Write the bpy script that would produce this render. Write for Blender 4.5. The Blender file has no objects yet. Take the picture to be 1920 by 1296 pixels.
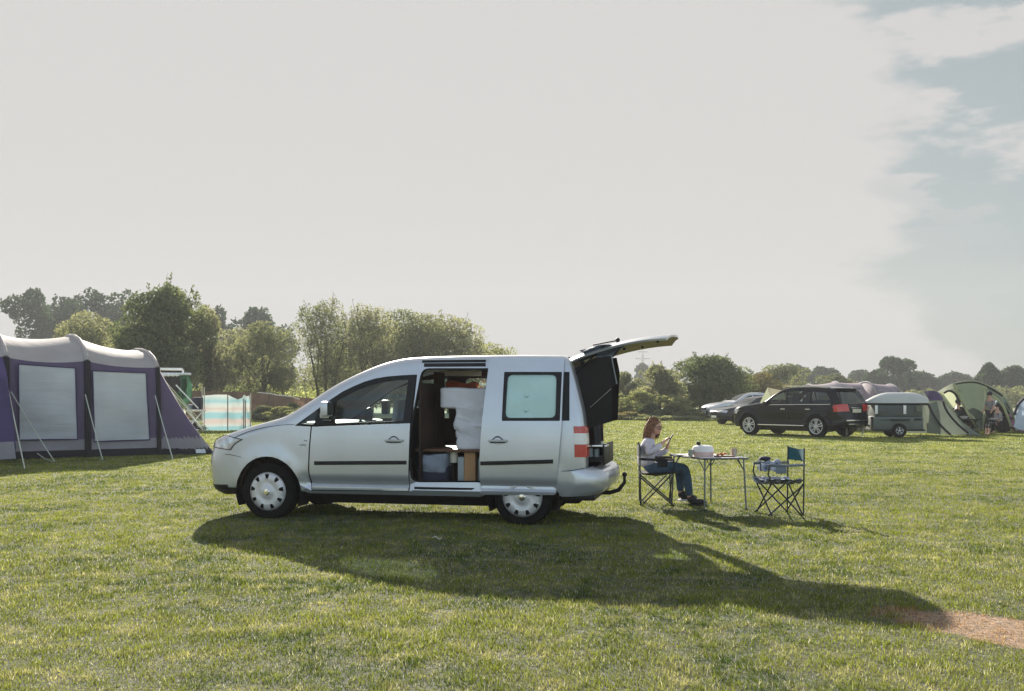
import bpy, bmesh, math, random
import numpy as np
from math import sin, cos, pi, radians, sqrt, atan2
from mathutils import Vector, Matrix
from mathutils.geometry import delaunay_2d_cdt
random.seed(7)
rng = np.random.default_rng(7)
scn = bpy.context.scene
C = scn.collection

# ------------------------------------------------------------------ camera, sky, sun, exposure
F, HY, H = 1867.0, 745.0, 1.4          # focal length and horizon in photo pixels, eye height in metres
cam_d = bpy.data.cameras.new('camera')
cam_d.sensor_width = 36; cam_d.lens = 36 * F / 1920
cam_d.shift_y = (HY - 648) / 1920
cam_d.clip_start = 0.1; cam_d.clip_end = 6000
cam = bpy.data.objects.new('camera', cam_d); C.objects.link(cam)
cam.location = (0, 0, H); cam.rotation_euler = (radians(90), 0, 0)
scn.camera = cam

SUN_EL, SUN_AZ = radians(22.7), radians(-10.6)     # the sun stands behind the scene, a little left
sd = Vector((sin(SUN_AZ) * cos(SUN_EL), cos(SUN_AZ) * cos(SUN_EL), sin(SUN_EL)))
sun_d = bpy.data.lights.new('sun', 'SUN'); sun_d.energy = 5.0; sun_d.angle = radians(0.6)
sun_d.color = (1.0, 0.92, 0.80)
sun = bpy.data.objects.new('sun', sun_d); C.objects.link(sun)
sun.rotation_euler = (-sd).to_track_quat('-Z', 'Y').to_euler()

world = bpy.data.worlds.new('World'); scn.world = world
world.use_nodes = True
wn, wl = world.node_tree.nodes, world.node_tree.links
wn.clear()
wout = wn.new('ShaderNodeOutputWorld'); bg = wn.new('ShaderNodeBackground')
sky = wn.new('ShaderNodeTexSky'); sky.sky_type = 'NISHITA'; sky.sun_disc = False
sky.sun_elevation = SUN_EL; sky.sun_rotation = SUN_AZ
sky.air_density = 1.0; sky.dust_density = 1.5; sky.ozone_density = 1.2
bg.inputs['Strength'].default_value = 0.11
tc = wn.new('ShaderNodeTexCoord')
def wmath(op, a, b=None, clamp=False):
    n = wn.new('ShaderNodeMath'); n.operation = op; n.use_clamp = clamp
    for i, v in enumerate((a, b)):
        if v is None: continue
        if isinstance(v, (int, float)): n.inputs[i].default_value = v
        else: wl.new(v, n.inputs[i])
    return n.outputs[0]
wsep = wn.new('ShaderNodeSeparateXYZ'); wl.new(tc.outputs['Generated'], wsep.inputs[0])
wmap = wn.new('ShaderNodeMapping'); wmap.inputs['Scale'].default_value = (2.6, 2.6, 7.5)
wmap.inputs['Rotation'].default_value = (0, radians(14), 0)
wl.new(tc.outputs['Generated'], wmap.inputs['Vector'])
wno = wn.new('ShaderNodeTexNoise'); wno.inputs['Scale'].default_value = 1.5
wno.inputs['Detail'].default_value = 9; wno.inputs['Roughness'].default_value = 0.55
wl.new(wmap.outputs[0], wno.inputs['Vector'])
# q > 0 on the side of the sky away from the sun's glare
q = wmath('ADD', wsep.outputs[0], wmath('MULTIPLY', wsep.outputs[2], 0.42))
q = wmath('SUBTRACT', q, wmath('MULTIPLY', wsep.outputs[1], 0.505))
nz = wmath('MULTIPLY', wmath('SUBTRACT', wno.outputs[0], 0.49), 0.50)
blue = wn.new('ShaderNodeMapRange'); blue.interpolation_type = 'SMOOTHSTEP'
wl.new(wmath('ADD', q, nz), blue.inputs[0])
blue.inputs[1].default_value = -0.05; blue.inputs[2].default_value = 0.012
blue.inputs[3].default_value = 0.0; blue.inputs[4].default_value = 1.0
skm = wn.new('ShaderNodeMix'); skm.data_type = 'RGBA'          # thin high veil over the blue
wv = wn.new('ShaderNodeMapRange'); wl.new(wsep.outputs[1], wv.inputs[0])
wv.inputs[1].default_value = -0.6; wv.inputs[2].default_value = 0.75; wv.inputs[3].default_value = 0.35; wv.inputs[4].default_value = 0.96
wl.new(wv.outputs[0], skm.inputs[0])
wl.new(sky.outputs[0], skm.inputs[6]); skm.inputs[7].default_value = (0.98, 1.17, 1.21, 1)
mixw = wn.new('ShaderNodeMix'); mixw.data_type = 'RGBA'
wm2 = wn.new('ShaderNodeMapping'); wm2.inputs['Scale'].default_value = (4.2, 4.2, 13.0); wm2.inputs['Rotation'].default_value = (0, radians(22), 0); wm2.inputs['Location'].default_value = (.3, .2, .7)
wl.new(tc.outputs['Generated'], wm2.inputs['Vector'])
wn2 = wn.new('ShaderNodeTexNoise'); wn2.inputs['Scale'].default_value = 1.5; wn2.inputs['Detail'].default_value = 8; wn2.inputs['Roughness'].default_value = .55
wl.new(wm2.outputs[0], wn2.inputs['Vector'])
cl2_ = wn.new('ShaderNodeMapRange'); cl2_.interpolation_type = 'SMOOTHSTEP'; wl.new(wn2.outputs[0], cl2_.inputs[0])
cl2_.inputs[1].default_value = .47; cl2_.inputs[2].default_value = .56; cl2_.inputs[3].default_value = 1.0; cl2_.inputs[4].default_value = .08
low = wn.new('ShaderNodeMapRange'); low.interpolation_type = 'SMOOTHSTEP'; wl.new(wsep.outputs[2], low.inputs[0])
low.inputs[1].default_value = .14; low.inputs[2].default_value = .24; low.inputs[3].default_value = 1.0; low.inputs[4].default_value = 0.0
back = wn.new('ShaderNodeMapRange'); back.interpolation_type = 'SMOOTHSTEP'; wl.new(wsep.outputs[1], back.inputs[0])
back.inputs[1].default_value = -0.15; back.inputs[2].default_value = 0.35; back.inputs[3].default_value = 1.0; back.inputs[4].default_value = 0.0
bl_all = wmath('MAXIMUM', blue.outputs[0], back.outputs[0])
wl.new(wmath('MULTIPLY', bl_all, wmath('MAXIMUM', cl2_.outputs[0], wmath('MULTIPLY', low.outputs[0], .9))), mixw.inputs[0])
mixw.inputs[6].default_value = (1.985, 1.95, 1.92, 1)
wl.new(skm.outputs[2], mixw.inputs[7])
wl.new(mixw.outputs[2], bg.inputs['Color'])
wl.new(bg.outputs[0], wout.inputs['Surface'])

scn.view_settings.view_transform = 'Standard'; scn.view_settings.look = 'None'
scn.view_settings.exposure = 1.6; scn.view_settings.gamma = 1.0
scn.render.engine = 'CYCLES'
scn.cycles.max_bounces = 8; scn.cycles.transparent_max_bounces = 16
scn.cycles.volume_bounces = 0
scn.cycles.sample_clamp_direct = 4.0; scn.cycles.sample_clamp_indirect = 4.0

# ------------------------------------------------------------------ pixel -> place helpers
def gp(px, py):                       # point on the ground
    Y = H * F / (py - HY)
    return Vector(((px - 960) / F * Y, Y, 0))
def at(px, py, Y):                    # point at depth Y
    return Vector(((px - 960) / F * Y, Y, H - (py - HY) / F * Y))

# ------------------------------------------------------------------ materials
M = {}
def base_mat(name):
    m = bpy.data.materials.new(name); m.use_nodes = True
    nt = m.node_tree; nt.nodes.clear()
    out = nt.nodes.new('ShaderNodeOutputMaterial')
    M[name] = m
    return m, nt, out
def N_(nt, t, **kw):
    n = nt.nodes.new(t)
    for k, v in kw.items(): setattr(n, k, v)
    return n
def noise_col(nt, col, var, scale, col2=None, coord='Object', detail=4):
    tcn = N_(nt, 'ShaderNodeTexCoord'); no = N_(nt, 'ShaderNodeTexNoise')
    no.inputs['Scale'].default_value = scale; no.inputs['Detail'].default_value = detail
    nt.links.new(tcn.outputs[coord], no.inputs['Vector'])
    mr = N_(nt, 'ShaderNodeMapRange')
    mr.inputs[1].default_value = 0.32; mr.inputs[2].default_value = 0.68
    nt.links.new(no.outputs[0], mr.inputs[0])
    mx = N_(nt, 'ShaderNodeMix', data_type='RGBA')
    nt.links.new(mr.outputs[0], mx.inputs[0])
    a = [max(0, c * (1 - var)) for c in col]
    b = col2 or [min(1, c * (1 + var)) for c in col]
    mx.inputs[6].default_value = (*a[:3], 1); mx.inputs[7].default_value = (*b[:3], 1)
    return mx.outputs[2], no, tcn
def mat(name, col, rough=0.5, metal=0.0, var=0.06, scale=6.0, coat=0.0, bump=0.0, bscale=40, spec=0.5, col2=None, trans=0.0):
    m, nt, out = base_mat(name)
    c, no, tcn = noise_col(nt, col, var, scale, col2)
    p = N_(nt, 'ShaderNodeBsdfPrincipled')
    nt.links.new(c, p.inputs['Base Color'])
    p.inputs['Roughness'].default_value = rough; p.inputs['Metallic'].default_value = metal
    p.inputs['Coat Weight'].default_value = coat; p.inputs['Coat Roughness'].default_value = 0.06
    p.inputs['Specular IOR Level'].default_value = spec
    if bump:
        b = N_(nt, 'ShaderNodeBump'); n2 = N_(nt, 'ShaderNodeTexNoise')
        n2.inputs['Scale'].default_value = bscale; n2.inputs['Detail'].default_value = 5
        nt.links.new(tcn.outputs['Object'], n2.inputs['Vector'])
        b.inputs['Strength'].default_value = bump; b.inputs['Distance'].default_value = 0.02
        nt.links.new(n2.outputs[0], b.inputs['Height']); nt.links.new(b.outputs[0], p.inputs['Normal'])
    if trans:
        t = N_(nt, 'ShaderNodeBsdfTranslucent'); nt.links.new(c, t.inputs[0])
        mx = N_(nt, 'ShaderNodeMixShader'); mx.inputs[0].default_value = trans
        nt.links.new(p.outputs[0], mx.inputs[1]); nt.links.new(t.outputs[0], mx.inputs[2])
        nt.links.new(mx.outputs[0], out.inputs[0])
    else:
        nt.links.new(p.outputs[0], out.inputs[0])
    return m
def glass(name, tint, refl=0.08, rough=0.02):
    m, nt, out = base_mat(name)
    t = N_(nt, 'ShaderNodeBsdfTransparent'); t.inputs[0].default_value = (*tint, 1)
    g = N_(nt, 'ShaderNodeBsdfGlossy'); g.inputs['Roughness'].default_value = rough
    ge = N_(nt, 'ShaderNodeNewGeometry'); dt = N_(nt, 'ShaderNodeVectorMath', operation='DOT_PRODUCT')
    nt.links.new(ge.outputs['Normal'], dt.inputs[0]); nt.links.new(ge.outputs['Incoming'], dt.inputs[1])
    ab = N_(nt, 'ShaderNodeMath', operation='ABSOLUTE'); nt.links.new(dt.outputs['Value'], ab.inputs[0])
    om = N_(nt, 'ShaderNodeMath', operation='SUBTRACT'); om.inputs[0].default_value = 1; nt.links.new(ab.outputs[0], om.inputs[1])
    fr = N_(nt, 'ShaderNodeMath', operation='POWER'); nt.links.new(om.outputs[0], fr.inputs[0]); fr.inputs[1].default_value = 4.5
    ad = N_(nt, 'ShaderNodeMath', operation='ADD'); ad.inputs[1].default_value = refl; ad.use_clamp = True
    nt.links.new(fr.outputs[0], ad.inputs[0])
    mx = N_(nt, 'ShaderNodeMixShader'); nt.links.new(ad.outputs[0], mx.inputs[0])
    nt.links.new(t.outputs[0], mx.inputs[1]); nt.links.new(g.outputs[0], mx.inputs[2])
    nt.links.new(mx.outputs[0], out.inputs[0])
    return m
def leaf_mat(name, c1, c2, trans=0.4, scale=0.35, tscale=1.25, fine=3.0):
    m, nt, out = base_mat(name)
    tcn = N_(nt, 'ShaderNodeTexCoord'); no = N_(nt, 'ShaderNodeTexNoise'); n2 = N_(nt, 'ShaderNodeTexNoise')
    no.inputs['Scale'].default_value = scale; no.inputs['Detail'].default_value = 3
    n2.inputs['Scale'].default_value = fine; n2.inputs['Detail'].default_value = 2
    for n in (no, n2): nt.links.new(tcn.outputs['Object'], n.inputs['Vector'])
    ad = N_(nt, 'ShaderNodeMath', operation='ADD')
    nt.links.new(no.outputs[0], ad.inputs[0]); nt.links.new(n2.outputs[0], ad.inputs[1])
    mr = N_(nt, 'ShaderNodeMapRange'); mr.inputs[1].default_value = 0.75; mr.inputs[2].default_value = 1.25
    nt.links.new(ad.outputs[0], mr.inputs[0])
    mx = N_(nt, 'ShaderNodeMix', data_type='RGBA'); nt.links.new(mr.outputs[0], mx.inputs[0])
    mx.inputs[6].default_value = (*c1, 1); mx.inputs[7].default_value = (*c2, 1)
    d = N_(nt, 'ShaderNodeBsdfPrincipled'); d.inputs['Roughness'].default_value = 0.8
    d.inputs['Specular IOR Level'].default_value = 0.08
    nt.links.new(mx.outputs[2], d.inputs['Base Color'])
    t = N_(nt, 'ShaderNodeBsdfTranslucent')
    tm = N_(nt, 'ShaderNodeMix', data_type='RGBA', blend_type='MULTIPLY'); tm.inputs[0].default_value = 1
    tm.inputs[7].default_value = (1.0 * tscale, 1.03 * tscale, 0.62 * tscale, 1)
    nt.links.new(mx.outputs[2], tm.inputs[6]); nt.links.new(tm.outputs[2], t.inputs[0])
    ms = N_(nt, 'ShaderNodeMixShader'); ms.inputs[0].default_value = trans
    nt.links.new(d.outputs[0], ms.inputs[1]); nt.links.new(t.outputs[0], ms.inputs[2])
    nt.links.new(ms.outputs[0], out.inputs[0])
    return m

mat('silver_paint', (0.525, 0.555, 0.605), 0.31, 0.55, 0.05, 2.5, coat=0.7)
mat('silver_plastic', (0.42, 0.44, 0.44), 0.42, 0.3, 0.03, 3)
mat('black_plastic', (0.009, 0.009, 0.011), 0.4, 0, 0.2, 8, spec=.25)
mat('black_rubber', (0.009, 0.009, 0.009), 0.8, 0, 0.2, 12)
mat('tyre_rubber', (0.008, 0.0075, 0.0075), 0.9, 0, 0.3, 9, bump=0.3, spec=.15)
mat('trim_wheel', (0.60, 0.60, 0.62), 0.38, 0.35, 0.06, 8)
mat('dark_void', (0.006, 0.005, 0.005), 0.9)
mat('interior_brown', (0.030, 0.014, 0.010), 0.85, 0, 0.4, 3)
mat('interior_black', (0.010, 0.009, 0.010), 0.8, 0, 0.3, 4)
mat('wood_board', (0.10, 0.045, 0.022), 0.6, 0, 0.3, 5)
mat('white_linen', (0.74, 0.75, 0.80), 0.9, 0, 0.06, 5, bump=1.0, bscale=7, trans=0.15)
mat('tan_card', (0.42, 0.24, 0.12), 0.8)
mat('blue_grey_cloth', (0.20, 0.235, 0.29), 0.9, 0, 0.15, 9, bump=0.4, bscale=20)
mat('navy_cloth', (0.020, 0.023, 0.045), 0.85, 0, 0.2, 6, bump=0.4, bscale=20)
mat('clear_plastic', (0.30, 0.35, 0.37), 0.35, 0, 0.1, 4)
mat('orange_cloth', (0.50, 0.10, 0.035), 0.8, 0, 0.2, 9)
mat('cream_plastic', (0.62, 0.58, 0.48), 0.5)
mat('aqua_blind', (0.54, 0.74, 0.72), 0.45, 0.15, 0.06, 3, bump=0.5, bscale=6)
mat('seat_cloth', (0.05, 0.07, 0.10), 0.9)
mat('towel_cloth', (0.5, 0.56, 0.58), 0.9, 0, 0.1, 9, bump=0.4, bscale=15)
mat('red_lens', (0.50, 0.025, 0.015), 0.15, 0, 0.05, 30, coat=0.6)
mat('clear_lens', (0.75, 0.76, 0.76), 0.12, 0, 0.05, 30, coat=0.6)
mat('headlamp', (0.50, 0.52, 0.55), 0.12, 0.5, 0.5, 10, coat=1.0)
mat('chrome', (0.75, 0.75, 0.76), 0.15, 1.0, 0.02, 5)
mat('gate_trim', (0.46, 0.41, 0.19), 0.7, 0, 0.12, 4, trans=0.2)
mat('grey_cloth', (0.13, 0.16, 0.20), 0.8, 0, 0.35, 7, bump=0.6, bscale=9)
mat('black_cloth', (0.010, 0.008, 0.008), 0.85, 0, 0.3, 3, bump=0.5, bscale=5)
glass('van_glass', (0.76, 0.90, 0.88), 0.12)
glass('clear_glass', (0.93, 0.96, 0.95), 0.05)
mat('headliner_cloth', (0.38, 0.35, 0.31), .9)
glass('screen_glass', (0.26, 0.31, 0.30), 0.12)
glass('dark_glass', (0.05, 0.055, 0.07), 0.05)
glass('car_glass', (0.42, 0.50, 0.50), 0.05)
mat('black_paint', (0.004, 0.005, 0.009), 0.15, 0, 0.05, 3, coat=.3, spec=.12)
mat('navy_paint', (0.008, 0.012, 0.022), 0.18, 0.2, 0.05, 3, coat=.5, spec=.2)
mat('skin', (0.46, 0.27, 0.20), 0.55, 0, 0.06, 20)
mat('hair', (0.11, 0.045, 0.024), 0.45, 0, 0.4, 60, col2=(0.42, 0.22, 0.12), bump=0.6, bscale=70, trans=0.35)
mat('lilac_knit', (0.58, 0.57, 0.66), 0.95, 0, 0.08, 30, bump=0.5, bscale=25, trans=0.12)
mat('blue_denim', (0.045, 0.085, 0.14), 0.9, 0, 0.25, 14, bump=0.4, bscale=25)
mat('black_leather', (0.012, 0.012, 0.014), 0.5)
mat('steel_tube', (0.035, 0.045, 0.055), 0.35, 0.6)
mat('grey_tube', (0.16, 0.18, 0.19), 0.35, 0.7)
mat('chair_black', (0.012, 0.014, 0.022), 0.85, 0, 0.2, 9)
mat('teal_canvas', (0.010, 0.095, 0.135), 0.8, 0, 0.15, 9, trans=0.25)
mat('blue_canvas', (0.030, 0.055, 0.11), 0.8, 0, 0.2, 9)
mat('pattern_cloth', (0.10, 0.14, 0.26), 0.9, 0, 0.5, 14, col2=(0.62, 0.68, 0.78), trans=0.15)
mat('white_enamel', (0.78, 0.78, 0.80), 0.3, 0, 0.03, 4)
mat('pink_enamel', (0.70, 0.52, 0.50), 0.4, 0, 0.1, 8)
mat('table_top', (0.74, 0.74, 0.73), 0.4, 0, 0.06, 8)
mat('tin', (0.40, 0.36, 0.33), 0.35, 0.8)
mat('orange_food', (0.72, 0.20, 0.04), 0.6, 0, 0.3, 30)
mat('tumbler', (0.36, 0.40, 0.38), 0.2)
# ------------------------------------------------------------------ object helpers
def tag(o, label=None, cat=None, group=None, kind=None):
    for k, v in (('label', label), ('category', cat), ('group', group), ('kind', kind)):
        if v: o[k] = v
    return o
def thing(name, label, cat, loc=(0, 0, 0), rz=0.0, group=None):
    o = bpy.data.objects.new(name, None); C.objects.link(o)
    o.empty_display_size = 0.2
    o.location = loc; o.rotation_euler = (0, 0, rz)
    return tag(o, label, cat, group)
def link(name, me, mats, parent=None, label=None):
    o = bpy.data.objects.new(name, me); C.objects.link(o)
    for m in (mats if isinstance(mats, (list, tuple)) else [mats]):
        me.materials.append(M[m] if isinstance(m, str) else m)
    if parent: o.parent = parent
    if label: o['label'] = label
    return o
class MB:
    def __init__(s): s.v = []; s.f = []; s.m = []
    def add(s, vs, fs, mi=0):
        b = len(s.v); s.v += [tuple(v) for v in vs]
        s.f += [tuple(b + i for i in f) for f in fs]; s.m += [mi] * len(fs)
        return s
    def box(s, c, d, R=None, mi=0, bev=0.0):
        bm = bmesh.new(); bmesh.ops.create_cube(bm, size=1)
        for v in bm.verts: v.co = Vector((v.co.x * d[0], v.co.y * d[1], v.co.z * d[2]))
        if bev: bmesh.ops.bevel(bm, geom=list(bm.edges), offset=min(bev, min(d) * 0.45), segments=2, profile=0.6, affect='EDGES')
        bm.verts.index_update()
        T = Matrix.Translation(c) @ (R.to_4x4() if R else Matrix())
        s.add([T @ v.co for v in bm.verts], [[v.index for v in f.verts] for f in bm.faces], mi)
        bm.free(); return s
    def tube(s, pts, r, n=8, mi=0, caps=True):
        pts = [Vector(p) for p in pts]
        rr = r if isinstance(r, (list, tuple)) else [r] * len(pts)
        up = None; vs = []; fs = []
        for i, p in enumerate(pts):
            d = (pts[min(i + 1, len(pts) - 1)] - pts[max(i - 1, 0)])
            d = d.normalized() if d.length > 1e-9 else Vector((0, 0, 1))
            if up is None:
                up = Vector((0, 0, 1)) if abs(d.z) < 0.9 else Vector((1, 0, 0))
            a = d.cross(up)
            if a.length < 1e-4: a = d.cross(Vector((0.3, 1, 0)))
            a.normalize(); b = a.cross(d).normalized(); up = b
            for k in range(n):
                t = 2 * pi * k / n
                vs.append(p + (a * cos(t) + b * sin(t)) * rr[i])
        for i in range(len(pts) - 1):
            for k in range(n):
                fs.append((i * n + k, i * n + (k + 1) % n, (i + 1) * n + (k + 1) % n, (i + 1) * n + k))
        if caps:
            fs.append(tuple(range(n - 1, -1, -1))); fs.append(tuple((len(pts) - 1) * n + k for k in range(n)))
        s.add(vs, fs, mi); return s
    def lathe(s, prof, n=24, T=None, mi=0):      # prof: (r, z) turned round z
        T = T or Matrix(); vs = []; fs = []
        for r, z in prof:
            for k in range(n):
                a = 2 * pi * k / n; vs.append(T @ Vector((r * cos(a), r * sin(a), z)))
        for i in range(len(prof) - 1):
            for k in range(n):
                fs.append((i * n + k, i * n + (k + 1) % n, (i + 1) * n + (k + 1) % n, (i + 1) * n + k))
        s.add(vs, fs, mi); return s
    def ball(s, c, r, n=14, mi=0):
        rx, ry, rz = (r, r, r) if isinstance(r, (int, float)) else r
        prof = [(sin(pi * i / (n // 2)), -cos(pi * i / (n // 2))) for i in range(n // 2 + 1)]
        prof = [(max(a, 1e-4), b) for a, b in prof]
        return s.lathe(prof, n, Matrix.Translation(c) @ Matrix.Diagonal((rx, ry, rz, 1)), mi)
    def grid(s, rows, mi=0, flip=False):
        nr, nc = len(rows), len(rows[0]); vs = [p for r in rows for p in r]; fs = []
        for i in range(nr - 1):
            for j in range(nc - 1):
                f = (i * nc + j, i * nc + j + 1, (i + 1) * nc + j + 1, (i + 1) * nc + j)
                fs.append(f[::-1] if flip else f)
        s.add(vs, fs, mi); return s
    def build(s, name, mats, parent=None, smooth=True, ang=35, label=None, merge=False):
        me = bpy.data.meshes.new(name); me.from_pydata(s.v, [], s.f)
        me.polygons.foreach_set('material_index', s.m)
        if merge:
            bm = bmesh.new(); bm.from_mesh(me); bmesh.ops.remove_doubles(bm, verts=bm.verts, dist=1e-4)
            bm.to_mesh(me); bm.free()
        if smooth:
            me.polygons.foreach_set('use_smooth', [True] * len(me.polygons))
            me.set_sharp_from_angle(angle=radians(ang))
        me.update()
        return link(name, me, mats, parent, label)
def catmull(pts, n):
    P = [np.array(p, float) for p in pts]; out = []
    for i in range(len(P) - 1):
        p0, p1, p2, p3 = P[max(i - 1, 0)], P[i], P[i + 1], P[min(i + 2, len(P) - 1)]
        for k in range(n):
            t = k / n
            out.append(0.5 * (2 * p1 + (p2 - p0) * t + (2 * p0 - 5 * p1 + 4 * p2 - p3) * t * t + (3 * p1 - p0 - 3 * p2 + p3) * t ** 3))
    out.append(P[-1]); return out
def inside(poly, x, y):
    c = False; n = len(poly); j = n - 1
    for i in range(n):
        xi, yi = poly[i]; xj, yj = poly[j]
        if (yi > y) != (yj > y) and x < (xj - xi) * (y - yi) / (yj - yi) + xi: c = not c
        j = i
    return c
def densify(poly, step):
    out = []
    for i, a in enumerate(poly):
        b = poly[(i + 1) % len(poly)]; L = math.dist(a, b); k = max(1, round(L / step))
        out += [(a[0] + (b[0] - a[0]) * t / k, a[1] + (b[1] - a[1]) * t / k) for t in range(k)]
    return out
def rounded(poly, r, n=4):
    out = []; k = len(poly)
    for i in range(k):
        p = Vector(poly[i]); a = Vector(poly[i - 1]); b = Vector(poly[(i + 1) % k])
        d1 = (a - p); d2 = (b - p); rr = min(r, d1.length * 0.45, d2.length * 0.45)
        q1 = p + d1.normalized() * rr; q2 = p + d2.normalized() * rr
        for t in range(n + 1):
            t /= n; out.append(tuple(q1 * (1 - t) ** 2 + p * 2 * t * (1 - t) + q2 * t * t))
    return out
def panel(mb, poly, fmap, holes=(), step=0.08, mi=0, thick=0.0, back=None):
    """A sheet over the 2-D outline poly with holes, carried onto a surface by fmap(u, z, depth)."""
    loops = [densify(poly, step)] + [densify(h, step) for h in holes]
    vs = []; ed = []
    for L in loops:
        b = len(vs); vs += [Vector(p) for p in L]; ed += [(b + i, b + (i + 1) % len(L)) for i in range(len(L))]
    nb = len(vs)
    xs = [p[0] for p in poly]; ys = [p[1] for p in poly]
    bpts = np.array([tuple(v) for v in vs])
    y = min(ys) + step / 2
    while y < max(ys):
        x = min(xs) + step / 2
        while x < max(xs):
            if inside(poly, x, y) and not any(inside(h, x, y) for h in holes):
                if np.min((bpts[:, 0] - x) ** 2 + (bpts[:, 1] - y) ** 2) > (0.45 * step) ** 2: vs.append(Vector((x, y)))
            x += step
        y += step
    V2, E2, F2, *_ = delaunay_2d_cdt(vs, ed, [], 0, 1e-6)
    keep = []
    for f in F2:
        cx = sum(V2[i][0] for i in f) / 3; cy = sum(V2[i][1] for i in f) / 3
        if inside(poly, cx, cy) and not any(inside(h, cx, cy) for h in holes): keep.append(tuple(f))
    front = [fmap(v[0], v[1], 0.0) for v in V2]
    if not thick:
        mb.add(front, keep, mi); return mb
    n = len(front); bk = [fmap(v[0], v[1], thick) for v in V2]
    cnt = {}
    for f in keep:
        for i in range(3): cnt[(f[i], f[(i + 1) % 3])] = 1
    rim = [(b, a, a + n, b + n) for (a, b) in cnt if (b, a) not in cnt]
    mb.add(front + bk, keep + [tuple(i + n for i in f[::-1]) for f in keep] + rim, mi)
    return mb
def copy_tree(o, parent=None):
    c = o.copy(); C.objects.link(c)
    if parent: c.parent = parent
    for ch in [x for x in list(C.objects) if x.parent == o]: copy_tree(ch, c)
    return c
# ------------------------------------------------------------------ vehicles
class Car:
    """pairs: (Su, Sz, Bu, Bz, ry) round the side view; S silhouette, B edge of the flat side, ry rounding across."""
    def __init__(s, pairs, V, crown=0.02, n=5, nR=6, nC=6):
        s.rows = catmull(pairs, n); s.V = V; s.nR = nR; s.nC = nC; s.crown = crown; s.n = n
        s.B = [(float(r[2]), float(r[3])) for r in s.rows]
        s.S = [(float(r[0]), float(r[1])) for r in s.rows]
    def cross(s, i, off=0.0):
        Su, Sz, Bu, Bz, ry = s.rows[i]; v0 = s.V(Bu, Bz); r = []
        dx, dz = Su - Bu, Sz - Bz; L = max(1e-6, math.hypot(dx, dz)); nx, nz = dx / L, dz / L
        for k in range(s.nR + 1):
            ph = pi / 2 * k / s.nR
            r.append((Bu + dx * sin(ph) + nx * off * sin(ph), v0 - ry * (1 - cos(ph)) + off * cos(ph), Bz + dz * sin(ph) + nz * off * sin(ph)))
        y0 = v0 - ry
        for k in range(1, s.nC + 1):
            y = y0 * (1 - k / s.nC); c = s.crown * (1 - (y / y0) ** 2)
            r.append((Su + nx * (c + off), y, Sz + nz * (c + off)))
        return r
    def row(s, i, off=0.0):                   # whole row from near side (-y) to far side (+y)
        c = s.cross(i, off)
        return [(x, -y, z) for x, y, z in c] + [(x, y, z) for x, y, z in c[-2::-1]]
    def strip(s, mb, i0, i1, j0=0, j1=None, off=0.0, mi=0, skip=None, mirror=True):
        ncol = 2 * (s.nR + s.nC) + 1
        if j1 is None: j1 = ncol - 1
        rows = [s.row(i, off) for i in range(i0, i1 + 1)]
        vs = [p for r in rows for p in r]; fs = []
        for a in range(len(rows) - 1):
            for j in range(ncol - 1):
                jj = min(j, ncol - 2 - j)
                if not (j0 <= jj < (j1 if j1 < ncol - 1 else 999)): continue
                if not mirror and j > ncol // 2: continue
                if skip and skip(i0 + a, jj): continue
                b = a * ncol + j; fs.append((b, b + 1, b + ncol + 1, b + ncol))
        used = sorted({i for f in fs for i in f}); mp = {u: k for k, u in enumerate(used)}
        mb.add([vs[u] for u in used], [tuple(mp[i] for i in f) for f in fs], mi)
        return mb
    def side(s, sg, off=0.0):                 # map for panels: sg -1 near side, +1 far side
        return lambda u, z, d: (u, sg * (s.V(u, z) + off - d), z)
def arch(u, z, R, a0=0, a1=180, n=18):
    return [(u + R * cos(radians(a0 + (a1 - a0) * k / n)), z + R * sin(radians(a0 + (a1 - a0) * k / n))) for k in range(n + 1)]
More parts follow.
